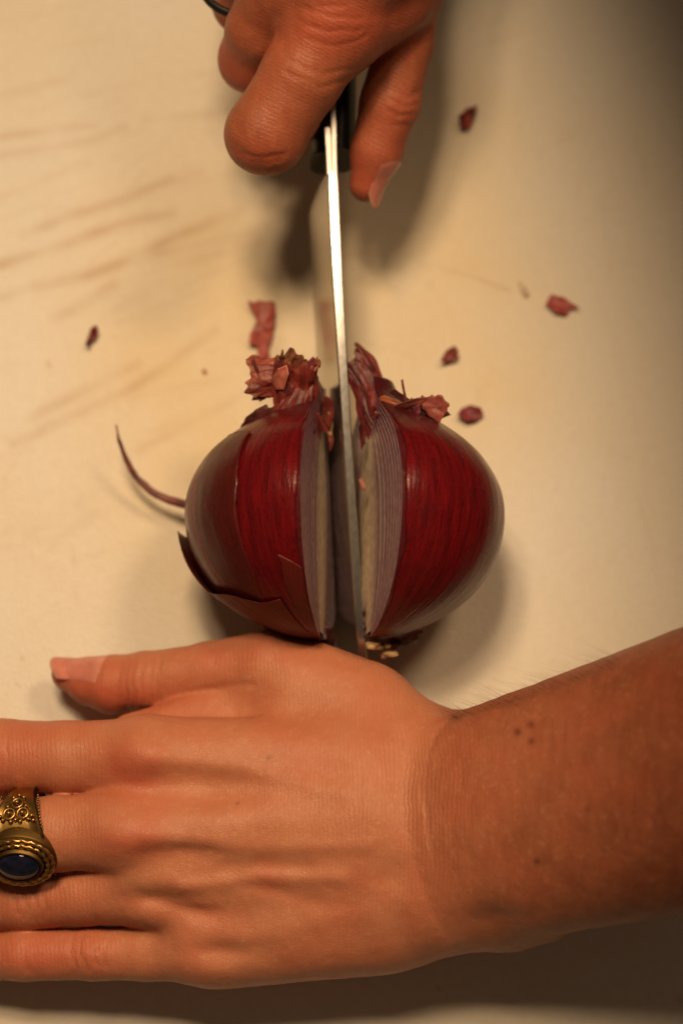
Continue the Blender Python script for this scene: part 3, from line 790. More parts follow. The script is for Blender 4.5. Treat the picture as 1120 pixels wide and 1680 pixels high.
class Field:
    def __init__(self, lo, hi, h):
        self.lo = np.array(lo, float); self.h = h
        self.n = np.ceil((np.array(hi) - self.lo) / h).astype(int) + 1
    def blank(self): return np.full(self.n, 2.0, np.float32)
    def prim(self, F, a, b, ra, rb, k=.3, flat=1.0, flatb=None, thin=(0, 0, 1), pad=1.0):
        """tapered capsule a-b, flattened along thin; smooth-joined into F"""
        a = np.asarray(a, float); b = np.asarray(b, float); R = max(ra, rb) + max(pad, k * 1.1)
        i0 = np.clip(np.floor((np.minimum(a, b) - R - self.lo) / self.h).astype(int), 0, self.n - 1)
        i1 = np.clip(np.ceil((np.maximum(a, b) + R - self.lo) / self.h).astype(int) + 1, 1, self.n)
        if (i1 <= i0).any(): return
        ax = [np.float32(self.lo[d]) + np.arange(i0[d], i1[d], dtype=np.float32) * np.float32(self.h) for d in range(3)]
        X = ax[0][:, None, None] - np.float32(a[0]); Y = ax[1][None, :, None] - np.float32(a[1]); Z = ax[2][None, None, :] - np.float32(a[2])
        ab = (b - a).astype(np.float32); l2 = float(ab @ ab) + 1e-9
        t = np.clip((X * ab[0] + Y * ab[1] + Z * ab[2]) / l2, 0, 1)
        dx, dy, dz = X - t * ab[0], Y - t * ab[1], Z - t * ab[2]
        r = ra + (rb - ra) * t
        if flat == 1.0 and flatb is None:
            d = np.sqrt(dx * dx + dy * dy + dz * dz) - r
        else:
            th = np.array(thin, float); th /= np.linalg.norm(th)
            fl = flat + ((flatb if flatb is not None else flat) - flat) * t
            dn = dx * th[0] + dy * th[1] + dz * th[2]
            g = (1 / fl - 1)
            ex, ey, ez = dx + g * dn * th[0], dy + g * dn * th[1], dz + g * dn * th[2]
            q = np.sqrt(ex * ex + ey * ey + ez * ez) + 1e-6
            dn2 = dn / fl
            q2 = np.sqrt(np.maximum(q * q + (1 / (fl * fl) - 1) * dn2 * dn2, 1e-9))
            d = (q - r) * q / q2
        s = tuple(slice(i0[k_], i1[k_]) for k_ in range(3))
        F[s] = smin(F[s], d.astype(np.float32), k)
    def sample(self, F, P):
        q = (P - self.lo) / self.h; q = np.clip(q, 0, self.n - 1.001); i = q.astype(int); f = q - i
        r = 0
        for a in (0, 1):
            for b in (0, 1):
                for c in (0, 1):
                    w = (f[:, 0] if a else 1 - f[:, 0]) * (f[:, 1] if b else 1 - f[:, 1]) * (f[:, 2] if c else 1 - f[:, 2])
                    r = r + w * F[i[:, 0] + a, i[:, 1] + b, i[:, 2] + c]
        return r
    def grad(self, F, P):
        e = self.h
        g = np.stack([self.sample(F, P + d) - self.sample(F, P - d) for d in np.eye(3) * e], -1) / (2 * e)
        return g
    def mesh(self, F):
        S = F < 0
        c = np.zeros(np.array(F.shape) - 1, np.uint8)
        cor = [(a, b, d) for a in (0, 1) for b in (0, 1) for d in (0, 1)]
        sh = lambda A, o: A[o[0]:A.shape[0] - 1 + o[0], o[1]:A.shape[1] - 1 + o[1], o[2]:A.shape[2] - 1 + o[2]]
        for o in cor: c += sh(S, o)
        act = (c > 0) & (c < 8)
        idx = np.argwhere(act)
        acc = np.zeros((len(idx), 3)); cnt = np.zeros(len(idx))
        val = {o: F[idx[:, 0] + o[0], idx[:, 1] + o[1], idx[:, 2] + o[2]] for o in cor}
        for o in cor:
            for d in range(3):
                if o[d] == 0:
                    o2 = tuple(o[k] + (k == d) for k in range(3))
                    v0, v1 = val[o], val[o2]; mk = (v0 < 0) != (v1 < 0)
                    t = np.where(mk, v0 / np.where(mk, v0 - v1, 1), 0)
                    p = np.tile(np.array(o, float), (len(idx), 1)); p[:, d] += t
                    acc += p * mk[:, None]; cnt += mk
        V = self.lo + self.h * (idx + acc / cnt[:, None])
        vid = np.full(act.shape, -1, np.int32); vid[act] = np.arange(len(idx))
        quads = []
        for d in range(3):
            e1, e2 = (d + 1) % 3, (d + 2) % 3
            A = np.take(S, range(0, S.shape[d] - 1), d); B = np.take(S, range(1, S.shape[d]), d)
            w = np.argwhere(A != B)
            w = w[(w[:, e1] > 0) & (w[:, e2] > 0) & (w[:, e1] < S.shape[e1] - 1) & (w[:, e2] < S.shape[e2] - 1)]
            inside = S[w[:, 0], w[:, 1], w[:, 2]]
            def cell(o1, o2):
                q = w.copy(); q[:, e1] -= o1; q[:, e2] -= o2
                return vid[q[:, 0], q[:, 1], q[:, 2]]
            Q = np.stack([cell(1, 1), cell(0, 1), cell(0, 0), cell(1, 0)], -1)
            Q[~inside] = Q[~inside][:, ::-1]
            quads.append(Q)
        Q = np.concatenate(quads); Q = Q[(Q >= 0).all(1)]
        for _ in range(3):
            g = self.grad(F, V); f = self.sample(F, V)
            st = (f / np.maximum((g * g).sum(1), .05))[:, None] * g
            l = np.linalg.norm(st, axis=1)[:, None]; V = V - st * np.minimum(1, .5 * self.h / np.maximum(l, 1e-9))
        g = self.grad(F, V); Nn = g / np.maximum(np.linalg.norm(g, axis=1), 1e-6)[:, None]
        return V, Q, Nn

def chain(fl, F, pts, k=.18, **kw):
    for (p, r), (q, s) in zip(pts[:-1], pts[1:]):
        fl.prim(F, at(*p), at(*q), r, s, k, **kw)

def finish_arm(name, fl, F, parent, label, detail):
    V, Q, Nn = fl.mesh(F)
    px = proj(V)
    vis = np.clip((Nn * (CAMP - V) / np.linalg.norm(CAMP - V, axis=1)[:, None]).sum(1) * 3 - .1, 0, 1)
    disp, at_ = detail(V, Nn, px, vis)
    V = V + Nn * disp[:, None]
    o = mesh_obj(name, V, Q, M_SKIN, parent, attrs=at_)
    if label: o['label'] = label
    bvh = BVHTree.FromPolygons([tuple(v) for v in V], [tuple(q) for q in Q.tolist()])
    return o, bvh

def nail(bvh, a, b, n, half, s0, s1, parent, rnd=.30, lift=.022, point=0.3, rb=.06):
    """nail plate wrapped on the finger end a-b, facing n"""
    a = np.array(a, float); b = np.array(b, float); ax = b - a; Ln = np.linalg.norm(ax); ax /= Ln
    n = np.array(n, float); n -= ax * (n @ ax); n /= np.linalg.norm(n); s_ = np.cross(ax, n)
    nu, nv = 26, 22; V = np.zeros((nu, nv, 3)); ok = np.zeros((nu, nv), bool); dirs = np.zeros((nu, nv, 3))
    for i in range(nu):
        u = i / (nu - 1)
        for j in range(nv):
            v = j / (nv - 1) * 2 - 1
            su = s0 + (s1 - rnd * v * v - s0) * u + (rb * v * v - .10) * (1 - u)
            hw = half * (1 - point * max(0, (u - .7) / .3) ** 2 * .8)
            d = n * math.cos(v * hw) + s_ * math.sin(v * hw); dirs[i, j] = d
            c = a + ax * su
            hit = bvh.ray_cast(Vector(c + d * 2.2), Vector(-d), 2.3)
            if hit[0] is not None:
                e = np.clip(min((1 - abs(v)) / .22, u / .12), 0, 1)
                V[i, j] = np.array(hit[0]) + d * (lift * (e * 1.0) - .004); ok[i, j] = True
    for j in range(nv):                                   # free edge runs straight on past the finger end
        last = None
        for i in range(nu):
            if ok[i, j] and (last is None or i < nu * .72): last = i
            elif last is not None:
                st = (V[last, j] - V[max(last - 3, 0), j]) / 3.0
                V[i, j] = V[last, j] + (ax * (s1 - s0) / (nu - 1) * .8 + st * .2) * (i - last)
            else: V[i, j] = a + ax * s0
    P = V.reshape(-1, 3); D = dirs.reshape(-1, 3); B = P - D * .03
    F = grid_faces(nu, nv); m = nu * nv
    per = np.concatenate([np.arange(nu) * nv, (nu - 1) * nv + np.arange(1, nv), np.arange(nu - 2, -1, -1) * nv + nv - 1, np.arange(nv - 2, 0, -1)])
    S = np.stack([per, np.roll(per, -1), np.roll(per, -1) + m, per + m], -1)
    U = np.repeat(np.linspace(0, 1, nu), nv)
    tip = .8 * np.clip((U - .95) / .05, 0, 1)[:, None]; lun = np.clip((.2 - U) / .2, 0, 1)[:, None]
    base = np.array([.62, .225, .175]); col = base * (1 - tip) + np.array([.66, .46, .27]) * tip; col = col * (1 - .35 * lun) + np.array([.66, .36, .26]) * .35 * lun
    return mesh_obj('thumbnail', np.concatenate([P, B]), np.concatenate([F, F[:, ::-1] + m, S]), M_NAILC, parent, attrs={'col': np.tile(col, (2, 1))})
M_NAILC = mat_col('nail_plate', 0.25, 160, 0.1)

PER = empty('person')
tag(PER, 'bare-armed person cutting the onion, one hand gripping the knife, the ringed hand flat', 'person')

def g2(px, c, r): return np.exp(-(((px - np.array(c)) / np.array(r)) ** 2).sum(1))

# ---- arm with the flat, ringed hand
def build_flat_arm():
    fl = Field((-13.5, -14.5, -.3), (19.0, 1.0, 14.6), 0.064)
    P = fl.blank()                                               # palm, wrist and forearm
    # forearm
    fl.prim(P, at(735, 1371, 3.3), at(1560, 1150, 10.0), 2.78, 3.62, .5, .64, .92, (0, .12, 1))
    # carpus and metacarpals
    fl.prim(P, at(725, 1365, 2.9), at(560, 1370, 2.9), 2.75, 2.65, .8, .60, .55)
    fl.prim(P, at(600, 1370, 2.6), at(300, 1380, 2.2), 2.7, 2.25, .8, .52, .50)
    fl.prim(P, at(600, 1265, 3.5), at(245, 1242, 3.45), 1.25, 0.98, .7)
    fl.prim(P, at(600, 1350, 3.75), at(205, 1362, 3.6), 1.2, 0.98, .7)
    fl.prim(P, at(600, 1430, 3.3), at(255, 1455, 3.15), 1.15, 0.93, .7)
    fl.prim(P, at(610, 1505, 2.8), at(335, 1545, 2.75), 1.2, 0.98, .7)
    fl.prim(P, at(660, 1490, 2.5), at(380, 1535, 2.35), 1.35, 1.12, .7)
    fl.prim(P, at(420, 1160, 2.2), at(212, 1197, 2.35), .62, .38, .4)          # web of the thumb
    # ball of the thumb
    fl.prim(P, at(650, 1225, 2.8), at(500, 1150, 2.4), 1.35, 1.30, .7)
    fl.prim(P, at(600, 1165, 2.7), at(440, 1096, 2.6), 1.15, 0.90, .6)
    fl.prim(P, at(440, 1180, 1.9), at(330, 1185, 1.8), 1.0, .8, .7)
    fl.prim(P, at(845, 1495, 3.5), at(890, 1486, 3.6), .85, .8, .7)         # ulna head
    out = P
    def fing(pts, k=.35, kk=.15):
        nonlocal out
        T = fl.blank(); chain(fl, T, pts, kk)
        out_f = smin(P, T, k)
        return out_f
    thumb = fing([((440, 1093, 2.55), .92), ((345, 1101, 2.2), .74), ((240, 1117, 1.75), .74), ((185, 1123, 1.45), .74), ((150, 1118, 1.3), .61), ((112, 1106, 1.15), .43)], .22)
    index = fing([((245, 1242, 3.45), .98), ((110, 1243, 3.1), .90), ((0, 1241, 2.75), .93), ((-120, 1240, 1.6), .78), ((-220, 1242, 1.1), .72), ((-270, 1243, .9), .6)], .45)
    mid = fing([((205, 1362, 3.6), .96), ((90, 1368, 3.3), .92), ((-40, 1375, 2.95), .90), ((-180, 1380, 1.6), .78), ((-280, 1382, 1.0), .72), ((-330, 1383, .85), .6)], .45)
    ringf = fing([((255, 1455, 3.15), .93), ((140, 1468, 2.6), .75), ((40, 1478, 2.2), .71), ((-110, 1490, 1.5), .64), ((-230, 1494, .8), .6)], .40)
    pink = fing([((345, 1553, 2.8), .92), ((245, 1563, 2.45), .68), ((155, 1565, 2.2), .65), ((40, 1567, 1.95), .63), ((-60, 1571, 1.5), .56), ((-95, 1572, 1.2), .5)], .35)
    F = thumb
    for q in (index, mid, ringf, pink): F = smin(F, q, .07)
    def detail(V, Nn, px, vis):
        d = 0.012 * fbm(V, 1.1, 2) + 0.0055 * fbm(V, 4.5, 4)
        cr = lambda pts, w: np.exp(-(polydist(px, pts) / w) ** 2) * vis
        wx = np.stack([px[:, 0] * .012, px[:, 1] * .012, 0 * px[:, 0]], -1)
        pxw = px + 4.0 * np.stack([vnoise(wx, 3, 7), vnoise(wx, 3, 8)], -1)
        crw = lambda pts, w: np.exp(-(polydist(pxw, pts) / w) ** 2) * vis
        # wrist fold
        fold = [(742, 1174), (716, 1196), (700, 1235), (694, 1290), (697, 1345), (706, 1400), (722, 1450), (748, 1495), (790, 1525)]
        d -= .030 * crw(fold[:7], 6.5) * np.clip((1440 - px[:, 1]) / 120, 0, 1)
        sd = np.clip((px[:, 0] - np.interp(px[:, 1], [q[1] for q in fold], [q[0] for q in fold])) / 26, -1, 1)
        band = (px[:, 1] > 1150) & (px[:, 1] < 1540)
        d += .022 * np.exp(-(polydist(px, fold) / 26) ** 2) * vis * (sd < 0) * band * np.clip((1480 - px[:, 1]) / 120, 0, 1)
        d -= .13 * g2(px, (805, 1512), (46, 26)) * vis
        d -= .10 * g2(px, (640, 1440), (34, 30)) * vis
        # hollows and tendons on the back of the hand
        d -= .032 * cr([(372, 1424), (430, 1419), (500, 1424)], 12)
        d -= .045 * cr([(400, 1448), (455, 1462), (515, 1480)], 15) + .035 * cr([(235, 1484), (330, 1500)], 10)
        d -= .26 * g2(px, (250, 1478), (56, 24)) * vis + .16 * g2(px, (360, 1562), (56, 20)) * vis + .10 * g2(px, (330, 1500), (40, 14)) * vis
        d -= .19 * g2(px, (345, 1292), (80, 30)) * vis + .10 * g2(px, (300, 1400), (60, 18)) * vis
        d += .17 * g2(px, (235, 1238), (46, 34)) * vis + .15 * g2(px, (225, 1372), (46, 34)) * vis + .12 * g2(px, (285, 1450), (44, 26)) * vis
        d += .06 * cr([(250, 1245), (400, 1262), (560, 1300)], 16) + .055 * cr([(240, 1370), (420, 1390), (600, 1385)], 15) + .06 * cr([(300, 1455), (430, 1440), (560, 1440)], 13)
        d += .04 * cr([(380, 1545), (480, 1520), (600, 1500)], 20)
        d -= .05 * g2(px, (500, 1230), (90, 30)) * vis
        # web crease at the thumb root
        d -= .03 * crw([(238, 1166), (300, 1141), (350, 1130), (415, 1122)], 6)
        # joint creases
        for x in (196, 207, 219, 232, 246, 258):
            d -= .022 * crw([(x + 4, 1080), (x - 4, 1120), (x + 2, 1165)], 3.2)
        for x in (0, 14): d -= .02 * crw([(x, 1200), (x - 3, 1240), (x + 2, 1285)], 3.2)
        d += .05 * g2(px, (152, 1562), (22, 22)) * vis
        for pts in ([(136, 1538), (130, 1565), (142, 1592)], [(150, 1545), (158, 1556), (150, 1570), (165, 1585)], [(172, 1550), (166, 1566), (176, 1588)], [(120, 1535), (116, 1565), (124, 1598)], [(46, 1548), (40, 1570), (46, 1595)], [(34, 1552), (30, 1580)], [(144, 1552), (152, 1562), (160, 1560)]):
            d -= .026 * crw(pts, 3.6)
        for pts in ([(52, 1462), (60, 1490), (56, 1512)], [(38, 1468), (44, 1492), (40, 1508)], [(70, 1470), (76, 1490), (70, 1508)], [(24, 1475), (28, 1500)]):
            d -= .03 * crw(pts, 4)
        tan_shade = np.clip((px[:, 0] - np.interp(px[:, 1], [q[1] for q in fold], [q[0] for q in fold])) / 70 + .5 + .12 * vnoise(V, 1.5, 61), 0, 1)
        tan_shade = np.where(px[:, 1] < 1120, np.clip((px[:, 0] - 725) / 30, 0, 1), tan_shade) * .50 + np.clip((px[:, 0] - 720) / 380, 0, 1) * .46  # wrist tan, plus shade towards the elbow put into the skin colour
        tan_shade = np.clip(tan_shade + .10 * fbm(V, .9, 6), 0, 1)
        red = .7 * g2(px, (130, 1130), (80, 60)) + .9 * g2(px, (215, 1262), (60, 40)) + .7 * g2(px, (205, 1385), (60, 30)) + .45 * g2(px, (400, 1075), (80, 30)) + .6 * g2(px, (240, 1150), (70, 25)) + .7 * g2(px, (150, 1155), (60, 22)) \
            + .75 * g2(px, (30, 1565), (80, 40)) + .5 * g2(px, (150, 1565), (40, 40)) + .45 * g2(px, (50, 1495), (80, 30)) + .4 * g2(px, (20, 1240), (60, 60))
        red = np.clip(red + .10 + .26 * fbm(V, 1.1, 12), 0, 1)
        mole = np.zeros(len(V))
        for x, y, r in ((848, 1201, 7), (871, 1189, 5.5), (866, 1190, 4), (871, 1216, 5.5), (880, 1413, 6), (963, 1328, 5), (440, 1242, 4), (389, 1316, 3.5), (1080, 1330, 4)):
            mole = np.maximum(mole, np.exp(-(np.linalg.norm(px - np.array([x, y]), axis=1) / r) ** 2) * (.85 if r > 5 else .55) * (Nn[:, 2] > 0))
        # lines that cross the limb: bend with the wrist
        line = px[:, 0] / 7.0 + .35 * ((px[:, 1] - 1330) / 100) ** 2 * np.clip((px[:, 0] - 420) / 200, 0, 1)
        lm = np.clip(.16 + 1.0 * g2(px, (650, 1320), (130, 200)) + .5 * g2(px, (440, 1060), (120, 50)) - .12 * (px[:, 0] > 760) + .4 * (px[:, 0] < 170), 0, 1)
        return d, {'red': red, 'tan': tan_shade, 'mole': mole, 'line': line, 'linemask': lm}
    o, bvh = finish_arm('arm', fl, F, PER, 'tanned bare forearm with a flat hand wearing an ornate brass ring', detail)
    nail(bvh, at(240, 1112, 1.75), at(110, 1104, 1.1), (0.0, .58, .80), math.radians(63), 1.06, 2.60, o, rnd=.42, point=.20, rb=.10)
    # fine hairs along the upper edge of the forearm
    parts = []; rr = random.Random(5)
    for k in range(210):
        x = 744 + 280 * rr.random() ** 1.15
        lo, hi = (np.interp(x, [690, 740, 830, 960, 1040], [1150, 1176, 1150, 1106, 1070]),) * 2
        y = lo + abs(rr.gauss(0, 1)) * 7 + 1
        c = at(x, y, 4.0); org = np.array(CAMP); dr = c - org; dr /= np.linalg.norm(dr)
        hit = bvh.ray_cast(Vector(org), Vector(dr), 90)
        if hit[0] is None: continue
        p = np.array(hit[0]); nn = np.array(hit[1])
        ln = rr.uniform(.35, 1.05); d = np.array([-.95, .30 + rr.uniform(-.2, .25), rr.uniform(-.15, .25)]) + nn * rr.uniform(.15, .5); d /= np.linalg.norm(d)
        bend = np.array([-.5, -.15, -.35]) * rr.uniform(.1, .5)
        pts = [p + d * ln * t + bend * ln * t * t for t in np.linspace(0, 1, 6)]
        V = []
        for i, q in enumerate(pts):
            w = .0021 * (1 - .8 * i / 5)
            V += [q + w * np.array([0, 1, 0]), q + w * np.array([.87, -.5, .3]), q + w * np.array([-.87, -.5, -.3])]
        parts.append((np.array(V), grid_faces(6, 3, True)))
    V, Fh = join(parts)
    h = mesh_obj('arm_hair', V, np.array(Fh), M_HAIR, o); h['kind'] = 'stuff'
    return o, bvh
ARM_L, BVH_L = build_flat_arm()

# ---- arm with the gripping hand
def build_grip_arm():
    fl = Field((-5.5, 5.0, 1.2), (9.5, 36.0, 18.5), 0.068)
    P = fl.blank()
    wr = at(545, -330, 9.2)
    fl.prim(P, at(560, -150, 8.3), wr, 2.55, 2.5, .8, .62, .66, (-.25, -.2, 1))
    fl.prim(P, wr, wr + np.array([4.5, 12.5, 5.0]), 2.5, 3.0, .8, .70, .8, (-.25, -.3, 1))
    fl.prim(P, at(552, 22, 7.35), at(570, -190, 8.6), 1.22, 1.45, .7)
    fl.prim(P, at(462, -14, 7.0), at(520, -200, 8.5), 1.05, 1.35, .7)
    fl.prim(P, at(415, -60, 6.2), at(480, -210, 8.0), .95, 1.2, .7)
    fl.prim(P, at(398, -120, 5.6), at(450, -230, 7.3), .9, 1.1, .7)
    fl.prim(P, at(640, -10, 6.6), at(600, -170, 7.6), .95, 1.4, .7)          # web between thumb and index
    fl.prim(P, at(668, -20, 6.2), at(640, -170, 7.0), .78, 1.2, .5)
    fl.prim(P, at(565, 60, 6.9), at(640, 5, 6.7), .85, .85, .5)
    def fing(pts, k, kk=.18):
        T = fl.blank(); chain(fl, T, pts, kk); return smin(P, T, k)
    index = fing([((552, 30, 7.3), 1.18), ((495, 125, 6.95), 1.02), ((436, 220, 6.4), 1.0), ((452, 214, 5.3), .85), ((486, 190, 4.2), .72)], .45)
    mid = fing([((462, -10, 7.0), 1.02), ((430, 50, 6.2), .90), ((414, 97, 5.2), .86), ((450, 100, 4.1), .72), ((500, 95, 3.5), .66)], .30)
    ringf = fing([((415, -60, 6.2), .92), ((400, 5, 4.9), .80), ((455, 20, 3.6), .7), ((500, 20, 3.3), .62)], .30)
    pink = fing([((398, -120, 5.6), .85), ((392, -65, 4.5), .72), ((450, -50, 3.4), .62), ((490, -50, 3.2), .56)], .30)
    thumb = fing([((655, -130, 6.6), 1.15), ((668, -10, 5.9), .86), ((662, 70, 5.4), .76), ((640, 170, 4.8), .77), ((617, 250, 4.3), .66), ((602, 303, 3.95), .46)], .35)
    F = index
    for q in (mid, ringf, pink, thumb): F = smin(F, q, .07)
    def detail(V, Nn, px, vis):
        d = 0.014 * fbm(V, 1.1, 22) + 0.006 * fbm(V, 4.5, 24)
        wx = np.stack([px[:, 0] * .012, px[:, 1] * .012, 0 * px[:, 0]], -1)
        pxw = px + 5.0 * np.stack([vnoise(wx, 3, 17), vnoise(wx, 3, 18)], -1)
        up = (V[:, 2] > 5.0) * vis
        cr = lambda pts, w: np.exp(-(polydist(pxw, pts) / w) ** 2) * up
        for k, pts in enumerate(([(388, 240), (405, 262), (432, 272), (462, 262)], [(386, 232), (408, 254), (436, 262), (470, 248)],[(500, 12), (545, 30), (590, 28)], [(496, 40), (540, 52), (590, 46)], [(505, 62), (550, 75), (600, 60)], [(480, 100), (530, 125), (575, 112)], [(470, 118), (520, 142), (570, 132)], [(400, 252), (430, 266), (465, 255)], [(490, 30), (520, 45)], [(520, 8), (560, 12)])):
            d -= .022 * cr(pts, 3.5)
        d += .05 * g2(px, (545, 35), (45, 30)) * up
        d -= .06 * g2(px, (460, 60), (26, 34)) * up
        lo = (V[:, 2] < 6.2) * vis
        crl = lambda pts, w: np.exp(-(polydist(pxw, pts) / w) ** 2) * lo
        for pts in ([(648, 152), (668, 158), (684, 152)], [(640, 166), (662, 172), (684, 168)], [(638, 182), (655, 190), (676, 188)], [(650, 205), (668, 206)]):
            d -= .028 * crl(pts, 3.5)
        red = .85 * g2(px, (545, 45), (80, 50)) + .7 * g2(px, (600, 290), (40, 70)) + .4 * g2(px, (645, 190), (30, 60)) + .5 * g2(px, (425, 255), (60, 30)) + .45 * g2(px, (640, 20), (60, 60)) + .6 * (px[:, 0] < 435) * (V[:, 2] < 6.3) * (px[:, 1] < 190)
        red = np.clip(red + .25 + .18 * fbm(V, 1.2, 32), 0, 1)
        tan_shade = np.clip(.82 + .12 * fbm(V, .8, 36), 0, 1) - .35 * g2(px, (600, 210), (30, 70))  # darker skin colour makes up for shade missing on this hand
        line = (px[:, 0] * -.45 + px[:, 1] * .9) / 7.0
        lm = np.full(len(V), .30)
        return d, {'red': red, 'tan': np.clip(tan_shade, 0, 1), 'mole': np.zeros(len(V)), 'line': line, 'linemask': lm}
    o, bvh = finish_arm('arm', fl, F, PER, 'bare arm with the hand gripping the knife handle', detail)
    nail(bvh, at(640, 170, 4.8), at(602, 303, 3.95), (.84, .08, .52), math.radians(47), 1.36, 2.72, o, rnd=.55, point=.55, lift=.012, rb=.32)
    return o, bvh
ARM_R, BVH_R = build_grip_arm()

def torus(C, axis, R, r, n=40, m=10, flat=1.0):
    axis = np.array(axis, float); axis /= np.linalg.norm(axis)
    u = np.cross(axis, [0, 0, 1.0]) if abs(axis[2]) < .9 else np.cross(axis, [1.0, 0, 0]); u /= np.linalg.norm(u); v = np.cross(axis, u)
    a = np.linspace(0, 2 * math.pi, n, endpoint=False); b = np.linspace(0, 2 * math.pi, m, endpoint=False)
    A, B = np.meshgrid(a, b, indexing='ij')
    rad = np.cos(A)[..., None] * u + np.sin(A)[..., None] * v
    V = np.array(C) + rad * (R + r * np.cos(B))[..., None] + axis * (r * flat * np.sin(B))[..., None]
    i, j = np.meshgrid(np.arange(n), np.arange(m), indexing='ij')
    F = np.stack([i * m + j, ((i + 1) % n) * m + j, ((i + 1) % n) * m + (j + 1) % m, i * m + (j + 1) % m], -1).reshape(-1, 4)
    return V.reshape(-1, 3), F
# black band worn at the outer side of the gripping hand
Vb, Fb = torus(at(390, -20, 5.55), np.array(at(400, 5, 4.9)) - np.array(at(413, -50, 6.05)), .94, .10, 60, 12, 1.3)
tag(mesh_obj('black_band', Vb, Fb, M_BLACK), 'thin black band on a lower finger of the hand gripping the knife', 'ring')

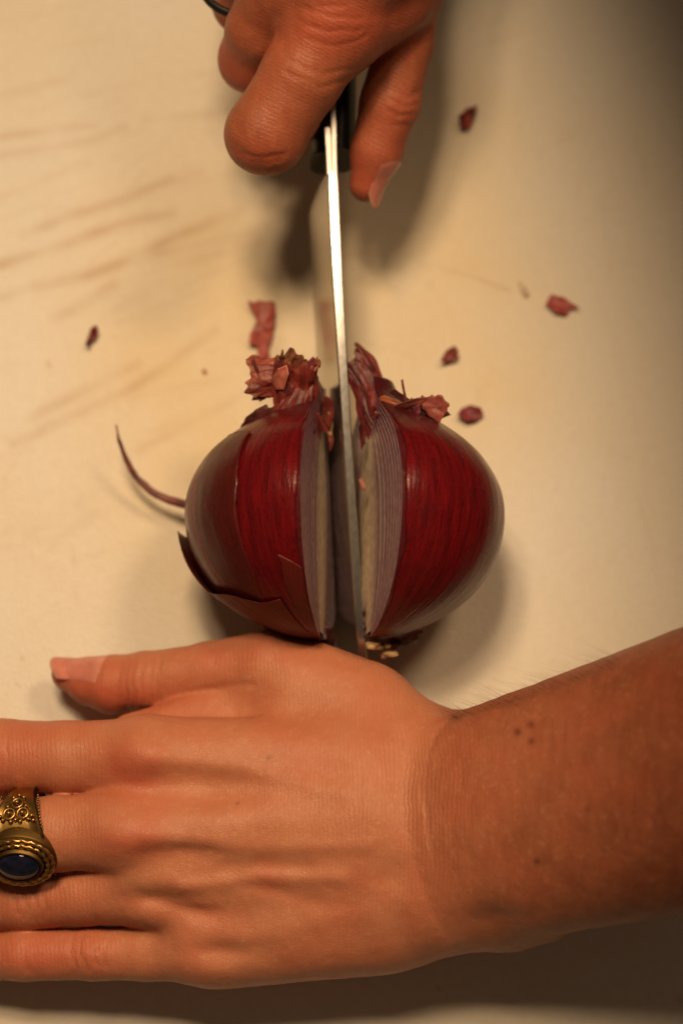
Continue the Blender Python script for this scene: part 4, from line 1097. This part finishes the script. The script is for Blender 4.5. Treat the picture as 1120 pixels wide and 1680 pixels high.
# ------------------------------------------------------------------ ornate ring
RG = empty('ring')
tag(RG, 'ornate aged brass ring with an oval dark blue stone and rope borders', 'ring')
def build_ring():
    A = at(150, 1365, 3.45); B = at(-20, 1374, 3.0)
    ax = (B - A) / np.linalg.norm(B - A)                        # along the finger, to its tip
    ctr = at(48, 1363, 3.22)
    up = np.array([0, -.72, .70]); up -= ax * (up @ ax); up /= np.linalg.norm(up)
    sd = np.cross(ax, up)                                       # round the finger
    if sd[1] < 0: sd = -sd
    Rr = 0.99
    # band: narrow below, spreading into wide shoulders
    n, m = 96, 16
    V = []
    for i in range(n):
        a = 2 * math.pi * i / n; c = math.cos(a)
        hw = .28 + .46 * max(0, (c + .5) / 1.5) ** 1.2
        rad = up * math.cos(a) + sd * math.sin(a)
        for s, t in [(-1, 0), (-1, .07), (-.93, .10), (-.86, .07), (-.5, .08), (0, .085), (.5, .08), (.86, .07), (.93, .10), (1, .07), (1, 0), (.5, -.02), (0, -.02), (-.5, -.02)]:
            V.append(ctr + ax * (hw * s) + rad * (Rr + t))
    m = 14; i, j = np.meshgrid(np.arange(n), np.arange(m), indexing='ij')
    F = np.stack([i * m + j, i * m + (j + 1) % m, ((i + 1) % n) * m + (j + 1) % m, ((i + 1) % n) * m + j], -1).reshape(-1, 4)
    mesh_obj('band', V, F, M_BRASS, RG)
    # oval head on top
    H = ctr + up * (Rr + .05)
    def oval(profile, ea, eb, name, mat, n=64):
        V = []
        for (k, h) in profile:
            for q in np.linspace(0, 2 * math.pi, n, endpoint=False):
                V.append(H + ax * (math.cos(q) * (ea + k)) + sd * (math.sin(q) * (eb + k)) + up * h)
        F = [tuple(f) for f in grid_faces(len(profile), n, True)]
        V.append(H + up * profile[-1][1]); c = len(V) - 1; o = (len(profile) - 1) * n
        F += [(o + i, o + (i + 1) % n, c) for i in range(n)]
        return mesh_obj(name, V, F, mat, RG)
    ea, eb = .54, .42
    oval([(.37, -.34), (.37, -.02), (.34, .03), (.10, .06), (.02, .08)], ea, eb, 'head_plate', M_BRASS)
    oval([(.10, .02), (.09, .14), (.06, .26), (.035, .285), (.0, .285), (-.01, .24), (-.02, .1)], ea, eb, 'bezel', M_BRASS)
    ks = np.linspace(0, 1, 12)
    V = []
    nn = 56
    for k in ks:
        c, s_ = math.cos(k * math.pi / 2), math.sin(k * math.pi / 2)
        for q in np.linspace(0, 2 * math.pi, nn, endpoint=False):
            V.append(H + ax * (math.cos(q) * (ea - .005) * max(c, .02)) + sd * (math.sin(q) * (eb - .005) * max(c, .02)) + up * (.235 + .17 * s_))
    mesh_obj('stone', V, np.concatenate([grid_faces(len(ks), nn, True)]), M_STONE, RG)
    def rope(k, h, r):
        nq, mq = 360, 9; V = []
        Cq = []
        for i in range(nq):
            q = 2 * math.pi * i / nq
            Cq.append(H + ax * (math.cos(q) * (ea + k)) + sd * (math.sin(q) * (eb + k)) + up * h)
        Cq = np.array(Cq); T_ = np.roll(Cq, -1, 0) - np.roll(Cq, 1, 0); T_ /= np.linalg.norm(T_, axis=1)[:, None]
        for i in range(nq):
            o = np.cross(T_[i], up)
            for j in range(mq):
                b = 2 * math.pi * j / mq
                rr = r * (.66 + .50 * abs(math.sin(22 * math.pi * i / nq * 1.0 + b)))
                V.append(Cq[i] + o * math.cos(b) * rr + up * math.sin(b) * rr)
        i, j = np.meshgrid(np.arange(nq), np.arange(mq), indexing='ij')
        F = np.stack([i * mq + j, ((i + 1) % nq) * mq + j, ((i + 1) % nq) * mq + (j + 1) % mq, i * mq + (j + 1) % mq], -1).reshape(-1, 4)
        mesh_obj('rope_border', V, F, M_BRASS, RG)
    rope(.175, .15, .056); rope(.285, .10, .060)
    # beads and curled wires on the shoulders
    def bead(P, r, name='bead'):
        u = np.linspace(0, math.pi, 9); v = np.linspace(0, 2 * math.pi, 12, endpoint=False); U, Vv = np.meshgrid(u, v, indexing='ij')
        S = np.stack([np.sin(U) * np.cos(Vv), np.sin(U) * np.sin(Vv), np.cos(U)], -1).reshape(-1, 3)
        mesh_obj(name, S * r + P, grid_faces(9, 12, True), M_BRASS, RG)
    def shoulder(a, s, h=.125):
        rad = up * math.cos(a) + sd * math.sin(a); return ctr + rad * (Rr + h) + ax * s, rad
    for sg_ in (1, -1):
        for a, s in ((1.38, .0), (1.12, .17), (1.12, -.17)):
            p, rad = shoulder(sg_ * a, s)
            V1, F1 = torus(p, rad, .135, .038, 28, 8); mesh_obj('wire_curl', V1, F1, M_BRASS, RG)
            bead(p + rad * .05, .068)
        for k_ in range(12):
            for e_ in (-1, 1):
                a = .80 + .075 * k_; p, rad = shoulder(sg_ * a, e_ * (.70 - .20 * (k_ / 11)) * .93, .10); bead(p, .034)
        for a, s in ((1.30, .23), (1.30, -.23), (1.55, .13), (1.55, -.13), (1.62, 0), (.98, 0), (.94, .12), (.94, -.12), (1.06, -.40), (.98, -.32), (.95, -.45), (1.06, .40), (.98, .32), (.95, .45)):
            p, rad = shoulder(sg_ * a, s); bead(p, .062)
build_ring()
